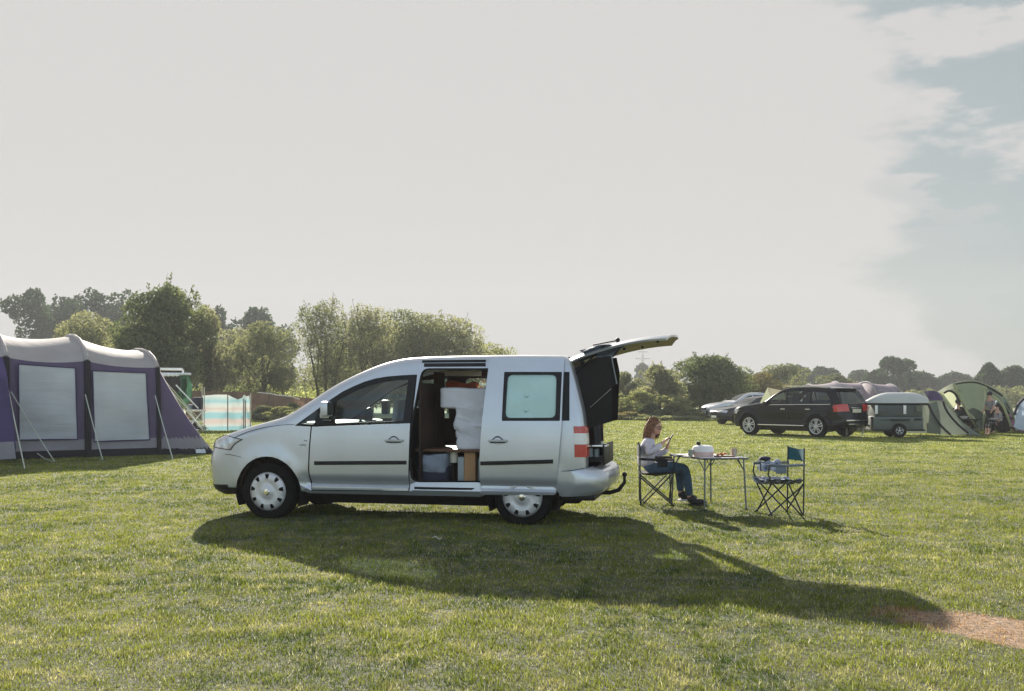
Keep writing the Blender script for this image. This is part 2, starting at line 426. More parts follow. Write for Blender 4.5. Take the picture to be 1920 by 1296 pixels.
def make_wheel(parent, u, y, z, R, rimR, kind, sg, width=0.20, label=None):
    """y: outer face of the tyre; sg -1 faces the near side."""
    T = Matrix.Translation((u, y, z)) @ Matrix.Rotation(radians(90) * (1 if sg < 0 else -1), 4, 'X')
    w = MB()
    w.lathe([(rimR * 0.97, -0.03), (rimR, 0.0), (R * 0.93, 0.0), (R * 0.985, -0.02), (R, -0.05), (R, -width + 0.03), (R * 0.95, -width), (rimR * 0.6, -width)], 40, T)
    wheel = w.build('wheel', 'tyre_rubber', parent, label=label)
    r = MB()
    if kind == 'trim':
        holes = []
        for k in range(9):
            a = 2 * pi * k / 9 + pi / 2; ca, sa = cos(a), sin(a)
            pts = [(0.66, -0.06), (0.90, -0.125), (0.90, 0.125), (0.66, 0.06)]
            holes.append([((p * ca - q * sa) * rimR, (p * sa + q * ca) * rimR) for p, q in rounded(pts, 0.05, 2)])
        circ = [(rimR * cos(2 * pi * k / 40), rimR * sin(2 * pi * k / 40)) for k in range(40)]
        def fm(x, y2, d):
            q = math.hypot(x, y2) / rimR
            h = 0.012 + 0.030 * (1 - q ** 2) - 0.022 * math.exp(-((q - 0.42) / 0.13) ** 2) - 0.02 * max(0, (q - 0.93) / 0.07)
            return T @ Vector((x, y2, h - d))
        panel(r, circ, fm, holes, 0.035, 0, 0.008)
        rim = r.build('wheel_trim', 'trim_wheel', wheel, ang=50)
        MB().lathe([(0.001, 0.052), (0.030, 0.050), (0.040, 0.040), (0.042, 0.02)], 20, T).build('hub_badge', 'chrome', rim)
        MB().lathe([(0.001, -0.02), (rimR, -0.02)], 24, T).build('brake_backing', 'black_plastic', wheel)
    else:
        r.lathe([(rimR, 0.004), (rimR * 0.97, 0.012), (rimR * 0.91, 0.008), (rimR * 0.88, -0.03), (rimR * 0.86, -0.12)], 40, T)
        for k in range(5):
            for q in (-0.17, 0.17) if kind == 'twin' else (0,):
                a = 2 * pi * k / 5 + pi / 2
                wd = 0.10 if kind == 'twin' else 0.16
                p = [(0.10, -wd * 0.5 + q * 0.3), (0.93, -wd * 0.62 + q * 1.1), (0.93, wd * 0.62 + q * 1.1), (0.10, wd * 0.5 + q * 0.3)]
                pp = [((x * cos(a) - y2 * sin(a)) * rimR, (x * sin(a) + y2 * cos(a)) * rimR) for x, y2 in p]
                vs = [T @ Vector((x, y2, 0.0 if i in (1, 2) else 0.008)) for i, (x, y2) in enumerate(pp)] + [T @ Vector((x, y2, -0.03)) for x, y2 in pp]
                r.add(vs, [(0, 1, 2, 3), (0, 4, 5, 1), (1, 5, 6, 2), (2, 6, 7, 3), (3, 7, 4, 0)])
        r.lathe([(0.001, 0.018), (rimR * 0.16, 0.014), (rimR * 0.2, 0.0), (rimR * 0.2, -0.03)], 20, T)
        r.build('wheel_rim', 'trim_wheel', wheel)
        MB().lathe([(0.001, -0.08), (rimR * 0.9, -0.08)], 24, T).build('brake_backing', 'black_plastic', wheel)
    return wheel
def wheel_well(mb, u, z, R, y0, y1, mi=0):
    pr = arch(u, z, R, -25, 205, 16)
    rows = [[(x, y, zz) for x, zz in pr] for y in (y0, y1)]
    mb.grid(rows, mi)
    b = len(mb.v); mb.v += [(x, y1, zz) for x, zz in pr]; mb.f.append(tuple(range(b, b + len(pr)))); mb.m.append(mi)

# ---- the silver van
VAN_RZ = radians(-12); VAN_LOC = Vector((-2.633, 12.311, 0))
def uz(px, py, lat=0.86):
    c, s_ = cos(radians(12)), sin(radians(12))
    X0 = VAN_LOC.x - s_ * lat; Y0 = VAN_LOC.y - c * lat; t = (px - 960) / F
    u = (t * Y0 - X0) / (c + t * s_); D = Y0 - u * s_
    return (u, H - (py - HY) / F * D)
def PL(pts, lat=0.86): return [uz(x, y, lat) for x, y in pts]
WZ, WR = 0.315, 0.325
def sst(a, b, x):
    t = min(1, max(0, (x - a) / (b - a))); return t * t * (3 - 2 * t)
def vanV(u, z):
    v = 0.875
    if z > 1.02: v -= 0.125 * ((z - 1.02) / 0.8) ** 1.35
    v -= 0.012 * ((z - 0.80) / 0.3) ** 2 if z < 1.02 else 0.012 * (0.22 / 0.3) ** 2
    amt = sst(0.42, 0.62, u) * (1 - sst(2.45, 2.6, u))
    amt2 = sst(0.3, 0.5, u) * (1 - sst(3.2, 3.5, u))
    v -= 0.040 * (1 - sst(0.42, 0.51, z)) * amt2
    v += 0.038 * (1 - sst(0.372, 0.415, z)) * amt2
    v -= 0.05 * (1 - sst(0.27, 0.36, z))
    if u < 0.25: v -= 0.055 * ((0.25 - u) / 0.8) ** 2
    if u > 3.0: v -= 0.02 * ((u - 3.0) / 0.65) ** 2
    for wu in (0.0, 2.99):
        d = math.hypot(u - wu, z - WZ)
        v += 0.020 * math.exp(-((d - 0.425) / 0.06) ** 2) * (1 if z > 0.35 or abs(u - wu) > .3 else .6)
    return v
vp = [(-.72, .25, -.44, .27, .32), (-.82, .30, -.52, .33, .34), (-.865, .42, -.54, .42, .34), (-.88, .56, -.54, .54, .34),
      (-.87, .68, -.53, .66, .33), (-.83, .80, -.49, .77, .30), (-.765, .89, -.44, .845, .24), (-.63, .95, -.35, .90, .18),
      (-.45, 1.005, -.22, .945, .13), (-.24, 1.065, -.08, 1.00, .12), (-.01, 1.125, .08, 1.055, .12), (.13, 1.165, .26, 1.105, .13),
      (.26, 1.225, .37, 1.165, .13), (.48, 1.36, .58, 1.295, .13), (.73, 1.518, .82, 1.450, .13), (.98, 1.647, 1.04, 1.575, .14),
      (1.27, 1.765, 1.31, 1.675, .14), (1.52, 1.83, 1.54, 1.728, .13), (1.75, 1.853, 1.75, 1.748, .13), (2.15, 1.864, 2.15, 1.758, .13),
      (2.8, 1.868, 2.8, 1.760, .13), (3.3, 1.860, 3.3, 1.755, .12), (3.41, 1.850, 3.38, 1.740, .10), (3.472, 1.81, 3.42, 1.70, .07),
      (3.525, 1.70, 3.468, 1.64, .06), (3.595, 1.45, 3.54, 1.43, .06), (3.645, 1.24, 3.585, 1.23, .06), (3.668, 1.05, 3.60, 1.05, .06),
      (3.678, .85, 3.61, .85, .06), (3.68, .62, 3.61, .62, .06), (3.66, .50, 3.60, .50, .06)]
NV = 5
van = thing('camper_van', 'silver camper van with open sliding door and raised tailgate in the middle of the field', 'van', VAN_LOC, VAN_RZ)
vc = Car(vp, vanV, 0.022, NV)
# outlines on the side
WIN = PL([(553, 798.5), (574, 783), (595, 767), (618, 749), (640, 734), (660, 724), (680, 715.5), (700, 709.5), (720, 706), (748, 703.5), (777, 702.5), (769.5, 792)])
DOOR = PL([(585, 800.5), (769.5, 793.5), (765.5, 921), (583.5, 919), (580, 880), (582, 840)])
HOLE1 = PL([(553, 798.5), (574, 783), (595, 767), (618, 749), (640, 734), (660, 724), (680, 715.5), (700, 709.5), (720, 706), (748, 703.5), (778, 702), (766.5, 922), (582, 920.5), (578, 880), (580, 840), (583, 800)])
APER = rounded(PL([(786, 690), (925, 690), (925, 905), (771, 905), (764.5, 840)]), 0.09)
QWIN = PL([(930, 697), (1065, 697), (1067, 789), (930, 789)])
SLIDE = rounded(PL([(913, 670), (1054, 671), (1052, 800), (1041, 929), (899, 928.5), (899, 860), (903, 790)], 0.94), 0.03)
def body_outline():
    o = list(vc.B)
    o += [(3.45, .40), (3.41, .33)] + arch(2.99, WZ, .405, 2, 178) + [(2.5, .300), (.5, .300)] + arch(0, WZ, .405, 2, 178) + [(-.44, .25)]
    return o
m = MB()
g0, g1 = 12 * NV + 1, 16 * NV + 1            # windscreen rows
r0, r1 = 22 * NV + 2, 29 * NV                # rear opening rows
vc.strip(m, 0, len(vc.rows) - 1, skip=lambda i, j: (g0 <= i < g1 and j >= 6) or (r0 <= i < r1 and j >= 7))
panel(m, body_outline(), vc.side(-1), [HOLE1, APER, QWIN], 0.075, 0, 0.0)
FW = [uz(*p) for p in [(600, 790), (600, 765), (650, 730), (700, 711), (765, 704), (766, 790)]]
RW = rounded([(1.93, 1.12), (1.93, 1.64), (2.72, 1.64), (2.72, 1.12)], 0.07)
QW2 = rounded([(2.82, 1.12), (2.82, 1.62), (3.40, 1.62), (3.44, 1.12)], 0.05)
panel(m, body_outline(), lambda u, z, d: (u, vanV(u, z) - d, z), [FW, RW, QW2], 0.11, 0, 0.0)
body = m.build('body', 'silver_paint', van, ang=28, merge=True)
# inner trim: shell behind the outer skin with the same openings
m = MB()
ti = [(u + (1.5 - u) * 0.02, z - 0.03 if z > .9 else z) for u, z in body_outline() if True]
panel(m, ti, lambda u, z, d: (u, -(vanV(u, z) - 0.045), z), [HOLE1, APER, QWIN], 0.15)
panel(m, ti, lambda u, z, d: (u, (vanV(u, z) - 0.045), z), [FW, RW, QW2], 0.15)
vc2rows = [vc.row(i, -0.04) for i in range(g1, r0)]
hl = MB(); hl.grid(vc2rows)
ub = MB()
for wu_ in (0, 2.99):
    for sy_ in (-1, 1): wheel_well(ub, wu_, WZ, .40, sy_ * .865, sy_ * .55)
ub.box((1.5, 0, .30), (3.9, 1.5, .05)); m.box((-.45, 0, .55), (.5, 1.2, .5)); m.box((-.1, 0, .62), (.9, 1.05, .5))
ub.box((1.5, 0, .22), (2.0, .9, .12)); ub.box((3.3, 0, .27), (.5, .9, .12)); ub.tube([(.6, .2, .17), (1.6, .25, .16), (2.4, .2, .17), (3.6, .3, .20)], .03)
ub.build('underbody', 'dark_void', van)
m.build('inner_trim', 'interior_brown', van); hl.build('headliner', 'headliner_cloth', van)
m = MB(); m.box((1.80, -.42, .98), (.03, .72, 1.16), bev=.01); m.build('dark_panel', 'interior_brown', van)  # added panel: hides the seats and keeps the doorway's left side dark
m = MB()          # jambs round the open doorway
o2 = densify(APER, 0.05); o3 = o2 + [o2[0]]
m.grid([[(u, -(vanV(u, z) - d), z) for u, z in o3] for d in (0.0, 0.10)])
m.build('door_jamb', 'interior_black', body)
m = MB()
seal = rounded([(u + (2.1 - u) * .0, z) for u, z in APER], 0.01)
inner = [(2.1 + (u - 2.1) * 0.965, 1.1 + (z - 1.1) * 0.972) for u, z in APER]
panel(m, APER, lambda u, z, d: (u, -(vanV(u, z) - 0.012 - d), z), [inner], 0.07, 0, 0.01)
m.build('door_seal', 'black_rubber', body)
# glass
m = MB(); vc.strip(m, g0, g1, j0=6, off=-0.004); m.build('windscreen', 'screen_glass', van)
m = MB(); m.add([(.42, -.6, 1.2), (1.15, -.6, 1.68), (1.15, -.5, 1.7), (.42, -.5, 1.2)], [(0, 1, 2, 3)])
for P in (FW, RW, QW2):
    g = MB(); panel(g, P, lambda u, z, d: (u, vanV(u, z) - 0.012, z), [], 0.15); g.build('window', 'van_glass', van)
g = MB(); panel(g, QWIN, lambda u, z, d: (u, -(vanV(u, z) - 0.004), z), [], 0.12); g.build('quarter_window', 'dark_glass', van)
# front door with its window frame
shr = lambda P, k=0.995: [((u - 1.1) * k + 1.1, (z - .7) * k + .7) for u, z in P]
m = MB(); panel(m, shr(DOOR), vc.side(-1, 0.002), [], 0.026, 0, 0.03)
fdoor = m.build('front_door', 'silver_paint', van)
MAIN = rounded(PL([(627, 793.5), (629, 752), (660, 734), (685, 724), (712, 717), (740, 713), (762, 711.5), (756, 789.5)]), .02)
TRI = rounded(PL([(561, 794.5), (594, 769.5), (590, 795)]), .012)
m = MB(); panel(m, WIN, vc.side(-1, 0.003), [MAIN, TRI], 0.05, 0, 0.03); wf = m.build('window_frame', 'black_plastic', fdoor)
for P in (MAIN, TRI):
    g = MB(); panel(g, P, vc.side(-1, -0.010), [], 0.09); g.build('window', 'clear_glass', fdoor)
def handle(px, py, parent, off, lat=.88):
    u, z = uz(px, py, lat); y = -(vanV(u, z) + off)
    k = MB()
    k.lathe([(.001, -.006), (.050, -.003), (.062, .003)], 24, Matrix.Translation((u, y, z)) @ Matrix.Rotation(radians(90), 4, 'X') @ Matrix.Diagonal((1.1, .62, 1, 1)))
    h = k.build('handle_recess', 'silver_plastic', parent)
    MB().box((u + .005, y - .024, z - .002), (.21, .026, .026), bev=.010).build('handle', 'silver_plastic', h)
    MB().tube([(u - .055 + .11 * k / 8, y - .003, z + .012 + .034 * sin(pi * k / 8)) for k in range(9)], .007, 5).build('handle_bowl_shade', 'grey_tube', h)  # dark half-ring standing in for the shade in the recess bowl
    MB().box((u + .0, y - .010, z - .020), (.17, .012, .012), bev=.004).build('handle_shadow_gap', 'black_plastic', h)
    return h
handle(738, 826, fdoor, 0.003)
def moulding(p0, p1, parent, off, lat=.88):
    (u0, z0), (u1, z1) = uz(*p0, lat), uz(*p1, lat); n = 24; rows = []
    for d, dz in ((0.0, .021), (.012, .019), (.015, .008), (.015, -.010), (.011, -.020), (0.0, -.022)):
        rows.append([(u0 + (u1 - u0) * k / n, -(vanV(u0 + (u1 - u0) * k / n, z0) + off + d * (0 if k in (0, n) else 1)), z0 + (z1 - z0) * k / n + dz) for k in range(n + 1)])
    MB().grid(rows).build('rubbing_strip', 'black_rubber', parent)
moulding((588.5, 868.5), (762, 867.5), fdoor, 0.004)
# sliding door, run back along the side
def doorV(u, z):
    v = 0.875
    if z > 1.02: v -= 0.125 * ((z - 1.02) / 0.8) ** 1.35
    v -= 0.012 * ((z - 0.80) / 0.3) ** 2 if z < 1.02 else 0.012 * (0.22 / 0.3) ** 2
    v -= 0.040 * (1 - sst(0.42, 0.51, z)); v += 0.038 * (1 - sst(0.372, 0.415, z)); v -= 0.05 * (1 - sst(0.27, 0.36, z))
    if u > 3.0: v -= 0.02 * ((u - 3.0) / 0.65) ** 2
    return v
dside = lambda off: (lambda u, z, d: (u, -(doorV(u, z) + off - d), z))
m = MB(); SW = rounded(PL([(942, 697), (1051, 697), (1049.5, 789.5), (940.5, 789.5)], 0.93), .012)
panel(m, SLIDE, dside(0.066), [SW], 0.028, 0, 0.05)
sdoor = m.build('sliding_door', 'silver_paint', van)
SG = rounded(PL([(948, 702), (1041, 702), (1041, 784), (946, 784.5)], 0.93), .06)
m = MB(); panel(m, SW, dside(0.064), [SG], 0.05, 0, 0.02); m.build('window_frame', 'black_plastic', sdoor)
m = MB(); panel(m, SG, dside(0.059), [], 0.1); m.build('window', 'clear_glass', sdoor)
handle(933, 826.5, sdoor, 0.067, .94)
moulding((900.5, 869), (1037, 865.3), sdoor, 0.068, .94)
m = MB(); QF = rounded(PL([(1040, 697), (1065.5, 697), (1067.5, 789), (1040, 789)]), .012)
panel(m, QF, vc.side(-1, 0.004), [], 0.1); m.build('quarter_trim', 'black_plastic', van)
# insulating blind inside the sliding-door window, with its suction cups
u0, z0 = SG[0]; cu = sum(p[0] for p in SG) / len(SG); cz = sum(p[1] for p in SG) / len(SG)
m = MB(); BL = [(cu + (u - cu) * .985, cz + (z - cz) * .985) for u, z in SG]
panel(m, BL, lambda u, z, d: (u, -(doorV(u, z) + 0.042 + 0.004 * sin(u * 17) * sin(z * 13) - d), z), [], 0.04, 0, .008)
bl = m.build('window_blind', 'aqua_blind', sdoor)
for pz in (.07, -.09, -.10 + .21):
    pass
for py in (742, 770):
    u, z = uz(985, py, .93)
    MB().lathe([(.001, .012), (.010, .011), (.022, .002), (.023, -.004)], 18, Matrix.Translation((u, -(vanV(u, z) + .047), z)) @ Matrix.Rotation(radians(90), 4, 'X')).build('suction_cup', 'aqua_blind', bl)
# rails above and below the doorway
for (a, b, y, h) in ((789, 909, 677.5, .014), (793, 909, 684.5, .020)):
    (u0, z0), (u1, z1) = uz(a, y, .80), uz(b, y, .80)
    r = [[(u0 + (u1 - u0) * k / 12, -(vanV(u0, zz) + .004 if zz < 1.75 else vc.V(u0, 1.745) - max(0, zz - 1.745) * .25 + .006), zz) for k in range(13)] for zz in (z0 + h, z0 - h)]
    MB().grid(r).build('door_rail', 'black_plastic', van)
(u0, z0), (u1, z1) = uz(776, 916), uz(905, 916)
MB().box(((u0 + u1) / 2, -(vanV(1.9, z0) - .004), z0 + .002), (u1 - u0, .012, .030)).build('door_rail', 'black_plastic', van)
# side mirror
u, z = uz(612, 770, .97)
m = MB(); m.box((u + .004, -.985, z + .02), (.095, .16, .17), bev=.032); m.box((u - .012, -.945, z - .055), (.12, .12, .07), bev=.025)
mir = m.build('side_mirror', 'silver_paint', van)
m = MB(); m.box((u + .003, -.93, z - .085), (.13, .13, .045), bev=.015); m.box((u + .058, -.985, z + .02), (.008, .14, .14)); m.build('mirror_base', 'black_plastic', mir)
m = MB(); m.box((u + .03, .96, z + .02), (.09, .15, .19), bev=.03); m.build('side_mirror', 'black_plastic', van)
# shut lines
def shut(pts, parent=body, r=.0035, off=.001, mt='black_rubber', lat=.86):
    P = catmull([uz(px, py, lat) for px, py in pts], 6)
    return MB().tube([(u, -(vanV(u, z) + off), z) for u, z in P], r, 5).build('shut_line', mt, parent)
shut([(452, 858), (440, 855), (428, 853), (418, 852)]); shut([(571, 826), (577, 826)], body, .006, .003, 'chrome'); shut([(563, 834), (574, 834)], body, .008, .003, 'silver_plastic')
shut([(1052, 884), (1075, 882), (1097, 878)])
shut([(433, 824), (446, 817), (470, 808), (500, 801), (530, 797), (552, 796)], body, .003)
m = MB(); m.box((2.0, .74, .92), (.35, .06, 1.12)); m.box((2.75, .74, .93), (1.2, .06, 1.16)); m.build('sun_block_panel', 'interior_brown', van)  # panels added to block sunlight crossing the van from the far windows
# wheels
for wu in (0.0, 2.99):
    for sg in (-1, 1):
        make_wheel(van, wu, sg * 0.862, WZ, WR, 0.225, 'trim', sg)
# lamps
for sg in (-1, 1):
    rows = [(vc.row(i, 0.006)[:6] if sg < 0 else vc.row(i, 0.006)[::-1][:6]) for i in range(5 * NV + 1, 7 * NV + 2)]
    hl_ = MB().grid(rows).build('headlight', 'headlamp', van)
    MB().tube([rows[0][k] for k in range(6)] + [r[5] for r in rows[1:]] + rows[-1][4::-1] + [r[0] for r in rows[-2::-1]], .005, 5, caps=False).build('lamp_seal', 'black_rubber', hl_)
for sg in (-1, 1):
    for a, b, mt, nm in (((26 * NV + 4), (27 * NV + 1), 'red_lens', 'tail_light'), ((27 * NV + 1), (27 * NV + 4), 'clear_lens', 'reverse_light'), ((27 * NV + 4), (28 * NV + 2), 'red_lens', 'brake_light')):
        ncol = 2 * (vc.nR + vc.nC) + 1; rows = []
        for i in range(a, b + 1):
            r = vc.row(i, 0.014); Bu, Bz = vc.B[i]
            e = (Bu - .045, sg * (vanV(Bu - .04, Bz) + .012), Bz); e0 = (Bu - .05, sg * (vanV(Bu - .04, Bz) - .002), Bz)
            seg = r[:8] if sg < 0 else r[::-1][:8]
            rows.append([e0, e] + list(seg))
        MB().grid(rows).build(nm, mt, van)
# front lower grille and bumper line
m = MB(); vc.strip(m, 0, 1 * NV + 3, 0, None, off=0.006)
for sg in (-1, 1): panel(m, [(-.545, .345), (-.405, .35), (-.41, .26), (-.46, .262), (-.52, .33)], vc.side(sg, .006), [], .04)
m.build('lower_grille', 'black_plastic', van)
m = MB()
for k in range(3): m.box((-.905 + .01 * k, 0, .40 + .07 * k), (.03, .8 - .1 * k, .03), bev=.01)
m.build('grille_bar', 'black_plastic', van)
m = MB(); m.lathe([(.001, .012), (.05, .010), (.055, 0)], 20, Matrix.Translation((-.90, 0, .74)) @ Matrix.Rotation(radians(-90), 4, 'Y')); m.build('front_badge', 'chrome', van)
m = MB(); m.box((-.935, 0, .47), (.012, .52, .11), bev=.003); m.build('number_plate', 'white_enamel', van)
# rear bumper
bp = [(3.735, .645, 3.52, .60, .20), (3.80, .625, 3.54, .585, .24), (3.875, .585, 3.56, .55, .28), (3.905, .52, 3.58, .50, .30), (3.90, .44, 3.57, .42, .30), (3.86, .375, 3.54, .36, .28), (3.78, .335, 3.48, .325, .2)]
bc = Car(bp, lambda u, z: .885 - .3 * max(0, .45 - z), .01, 4)
m = MB(); bc.strip(m, 0, len(bc.rows) - 1)
pol = list(bc.B) + [(3.42, .325), (3.36, .40), (3.35, .52), (3.40, .60)]
for sg in (-1, 1): panel(m, pol, bc.side(sg), [], .07)
m.build('rear_bumper', 'silver_paint', van, merge=True)
m = MB(); m.box((3.63, 0, .636), (.28, 1.35, .025), bev=.01); m.box((3.60, 0, .305), (.34, 1.5, .06), bev=.02); m.build('bumper_step', 'black_plastic', van)
# tow bar
m = MB(); m.tube([(3.5, -.02, .30), (3.85, -.02, .30), (3.95, -.02, .33), (4.02, -.02, .42), (4.02, -.02, .49)], [.025, .025, .024, .02, .016], 12)
m.ball((4.02, -.02, .51), .030); m.build('tow_bar', 'black_plastic', van)
# seats, steering wheel, dashboard
for sy in (-.38, .38):
    m = MB(); m.box((1.25, sy, .62), (.52, .48, .18), bev=.06); m.box((1.55, sy, .98), (.16, .46, .66), Matrix.Rotation(radians(12), 3, 'Y'), bev=.06)
    st = m.build('front_seat', 'seat_cloth', van)
    MB().box((1.665, sy, 1.47), (.13, .24, .21), Matrix.Rotation(radians(12), 3, 'Y'), bev=.055).build('headrest', 'seat_cloth', st)
    m = MB()
    m.grid([[(1.40 + .05 * a + .03 * sin(b * 2) - (.20 - .3 * a) * (1 if a < 0 else 0), sy - .25 + .5 * b / 6, 1.02 + .33 * a / 1.0) for b in range(7)] for a in (-.35, 0, .5, .9, 1.05)])
    m.build('seat_towel', 'towel_cloth', st)
m = MB(); m.tube([(1.0 + .06 * cos(t), -.38 + .18 * sin(t), 1.10 + .17 * cos(t)) for t in [2 * pi * k / 20 for k in range(21)]], .014, 8, caps=False)
m.tube([(.98, -.38, 1.10), (.80, -.38, 1.0)], .03); m.build('steering_wheel', 'black_plastic', van)
m = MB(); m.box((.62, 0, 1.02), (.55, 1.5, .20), bev=.07); m.build('dashboard', 'black_plastic', van)
m = MB(); m.box((1.80, 0, 1.05), (.05, .3, 1.3)); m.build('cabin_divider', 'interior_brown', van)
# ------------------------------------------------------------------ camper fitting and load
m = MB(); m.box((2.62, .05, .80), (1.80, 1.50, .03), bev=.006); m.box((2.1, .1, .56), (.03, 1.2, .48)); m.build('bed_board', 'wood_board', van)
m = MB(); m.box((2.6, 0, .33), (1.9, 1.55, .04)); m.build('cargo_floor', 'interior_black', van)
def van_thing(name, label, cat, p):
    return thing(name, label, cat, VAN_LOC + Matrix.Rotation(VAN_RZ, 3, 'Z') @ Vector(p), VAN_RZ)
def soft_block(mb, x0, x1, y0, y1, z0, z1, amp=.012, n=14, seed=0, bv=.10):
    bm = bmesh.new(); bmesh.ops.create_cube(bm, size=1)
    bmesh.ops.bevel(bm, geom=list(bm.edges), offset=bv, segments=3, profile=.6, affect='EDGES')
    bmesh.ops.subdivide_edges(bm, edges=[e for e in bm.edges if e.calc_length() > .3], cuts=n, use_grid_fill=True)
    vs = []
    for v in bm.verts:
        p = Vector(((x0 + x1) / 2 + v.co.x * (x1 - x0), (y0 + y1) / 2 + v.co.y * (y1 - y0), (z0 + z1) / 2 + v.co.z * (z1 - z0)))
        w = sin(p.x * 7 + p.z * 15 + seed) * sin(p.x * 5 - p.z * 9 + p.y * 6 + seed * 2) + .45 * sin(p.x * 17 + p.z * 33 + p.y * 9 + seed) + .5 * abs(sin(p.x * 6 - p.z * 24 + 2 * sin(p.y * 5 + p.x * 8) + seed * 3))
        n_ = v.normal if v.normal.length > 0 else Vector((0, 0, 1))
        vs.append(p + v.normal * amp * w + Vector((0, 0, -.012 * (1 - ((p.x - x0) / (x1 - x0) * 2 - 1) ** 2))))
    bm.verts.index_update()
    mb.add(vs, [[v.index for v in f.verts] for f in bm.faces]); bm.free()
    return mb
b0 = van_thing('mattress', 'white folded mattress on top of the pile in the open doorway of the silver van', 'mattress', (0, 0, 0))
m = MB(); soft_block(m, 1.97, 2.95, -.62, .55, 1.275, 1.515, .006, 16, 1); m.build('mattress_cover', 'white_linen', b0, ang=70)
b1 = van_thing('duvet', 'crumpled white duvet stuffed under the white mattress inside the silver van', 'duvet', (0, 0, 0))
m = MB(); soft_block(m, 2.165, 2.95, -.62, .5, 1.04, 1.30, .020, 24, 2, .045); soft_block(m, 2.20, 2.95, -.64, .5, .825, 1.10, .018, 24, 4, .05); soft_block(m, 2.19, 2.95, -.60, .5, .95, 1.18, .022, 24, 6, .05); m.build('bedding', 'white_linen', b1, ang=80)
b2 = van_thing('cool_bag', 'blue-grey topped navy cool bag on the van floor behind the front door', 'bag', (0, 0, 0))
m = MB(); soft_block(m, 1.74, 2.10, -.70, -.30, .34, .62, .006, 8, 3); m.build('bag_base', 'navy_cloth', b2, ang=70)
m = MB(); soft_block(m, 1.775, 2.085, -.71, -.31, .55, .765, .012, 10, 5); m.build('bag_top', 'blue_grey_cloth', b2, ang=80)
b3 = van_thing('cardboard_panel', 'tan board standing upright between clear boxes inside the van doorway', 'board', (0, 0, 0))
m = MB(); m.box((2.345, -.50, .58), (.13, .30, .40), bev=.006); m.build('board', 'tan_card', b3)
b4 = van_thing('water_canister', 'grey translucent water canister just right of the tan board inside the van', 'canister', (0, 0, 0))
m = MB(); m.box((2.475, -.45, .55), (.12, .28, .34), bev=.03); m.build('canister_body', 'clear_plastic', b4)
m = MB(); m.tube([(2.53, -.6, .60), (2.53, -.62, .60)], .02); m.build('cap', 'white_enamel', b4)
b5 = van_thing('storage_box', 'narrow grey plastic box just left of the tan board inside the van', 'box', (0, 0, 0))
m = MB(); m.box((2.235, -.48, .56), (.08, .3, .34), bev=.02); m.build('box_body', 'clear_plastic', b5)
b6 = van_thing('cream_jug', 'small cream jug tucked under the bed board above the cool bag', 'jug', (0, 0, 0))
m = MB(); m.lathe([(.001, 0), (.045, 0), (.048, .07), (.040, .11), (.043, .115)], 18, Matrix.Translation((2.14, -.58, .66))); m.box((2.14, -.58, .785), (.14, .1, .02), bev=.006); m.build('jug_body', 'cream_plastic', b6)
b7 = van_thing('floor_mat', 'dark grey folded mat lying on the van doorway floor', 'mat', (0, 0, 0))
m = MB(); soft_block(m, 2.12, 2.62, -.76, -.25, .35, .42, .004, 8, 8); m.build('mat_body', 'navy_cloth', b7, ang=80)
b8 = van_thing('orange_blanket', 'rumpled orange blanket behind the mattress near the van ceiling', 'blanket', (0, 0, 0))
m = MB(); soft_block(m, 1.86, 2.14, .10, .55, 1.42, 1.58, .02, 10, 9); m.build('blanket_fold', 'orange_cloth', b8, ang=80)
m = MB(); m.box((1.90, .60, 1.70), (.55, .05, .07), bev=.02); m.build('grab_trim', 'cream_plastic', van)
# kitchen crate sticking out of the boot
b9 = van_thing('kitchen_drawer', 'black-edged kitchen drawer with jars sliding out of the open boot', 'drawer', (0, 0, 0))
m = MB(); m.box((3.62, -.1, .70), (.44, .9, .02)); m.box((3.84, -.1, .765), (.02, .92, .23), bev=.004); m.box((3.62, .35, .76), (.44, .02, .10)); m.box((3.62, -.55, .715), (.44, .02, .05))
dr = m.build('drawer_body', 'black_plastic', b9)
m = MB(); m.box((3.72, -.40, .86), (.30, .3, .02), bev=.006); m.build('metal_shelf', 'chrome', b9)
for k, (x, h) in enumerate(((3.60, .10), (3.68, .12), (3.755, .11))):
    m = MB(); m.lathe([(.001, 0), (.032, 0), (.033, h - .01), (.022, h)], 14, Matrix.Translation((x, -.46, .72))); j = m.build('jar', 'clear_plastic', b9)
    MB().lathe([(.024, h), (.024, h + .018), (.001, h + .018)], 14, Matrix.Translation((x, -.46, .72))).build('lid', 'black_plastic', j)
MB().lathe([(.001, 0), (.018, 0), (.02, .04), (.001, .045)], 12, Matrix.Translation((3.81, -.42, .87))).build('knob', 'cream_plastic', b9)
# raised tailgate
def gate_pt(a, y):                       # a along the gate 0..1, y across
    x = 3.44 + 1.19 * a; z = 1.83 + .255 * (1 - (1 - a) ** 1.8) + .012 * (1 - (y / .72) ** 2)
    return x, z
m = MB(); na, ny = 20, 16
def gy(a): return .66 - .03 * sst(.0, .1, 1 - a) * 0 - .10 * max(0, a - .72) ** 2 * 9 - .03 * (1 - sst(0, .12, a))
top = [[(gate_pt(a / na, 0)[0] - .10 * ((k / ny * 2 - 1) ** 2) * (a / na), gy(a / na) * (k / ny * 2 - 1), gate_pt(a / na, gy(a / na) * (k / ny * 2 - 1))[1] - .05 * abs(k / ny * 2 - 1) ** 6) for k in range(ny + 1)] for a in range(na + 1)]
m.grid(top)
tg = m.build('tailgate', 'silver_paint', van)
m = MB()
und = [[(p[0], p[1] * .985, p[2] - .022 - .035 * sst(.35, .5, a / na) * (1 - sst(.88, 1, a / na)) * (1 - abs(k / ny * 2 - 1) ** 4)) for k, p in enumerate(top[a])] for a in range(na + 1)]
m.grid(und[:8][:]) if False else None
m.grid(und[6:]); trim = m.build('tailgate_trim', 'gate_trim', tg)
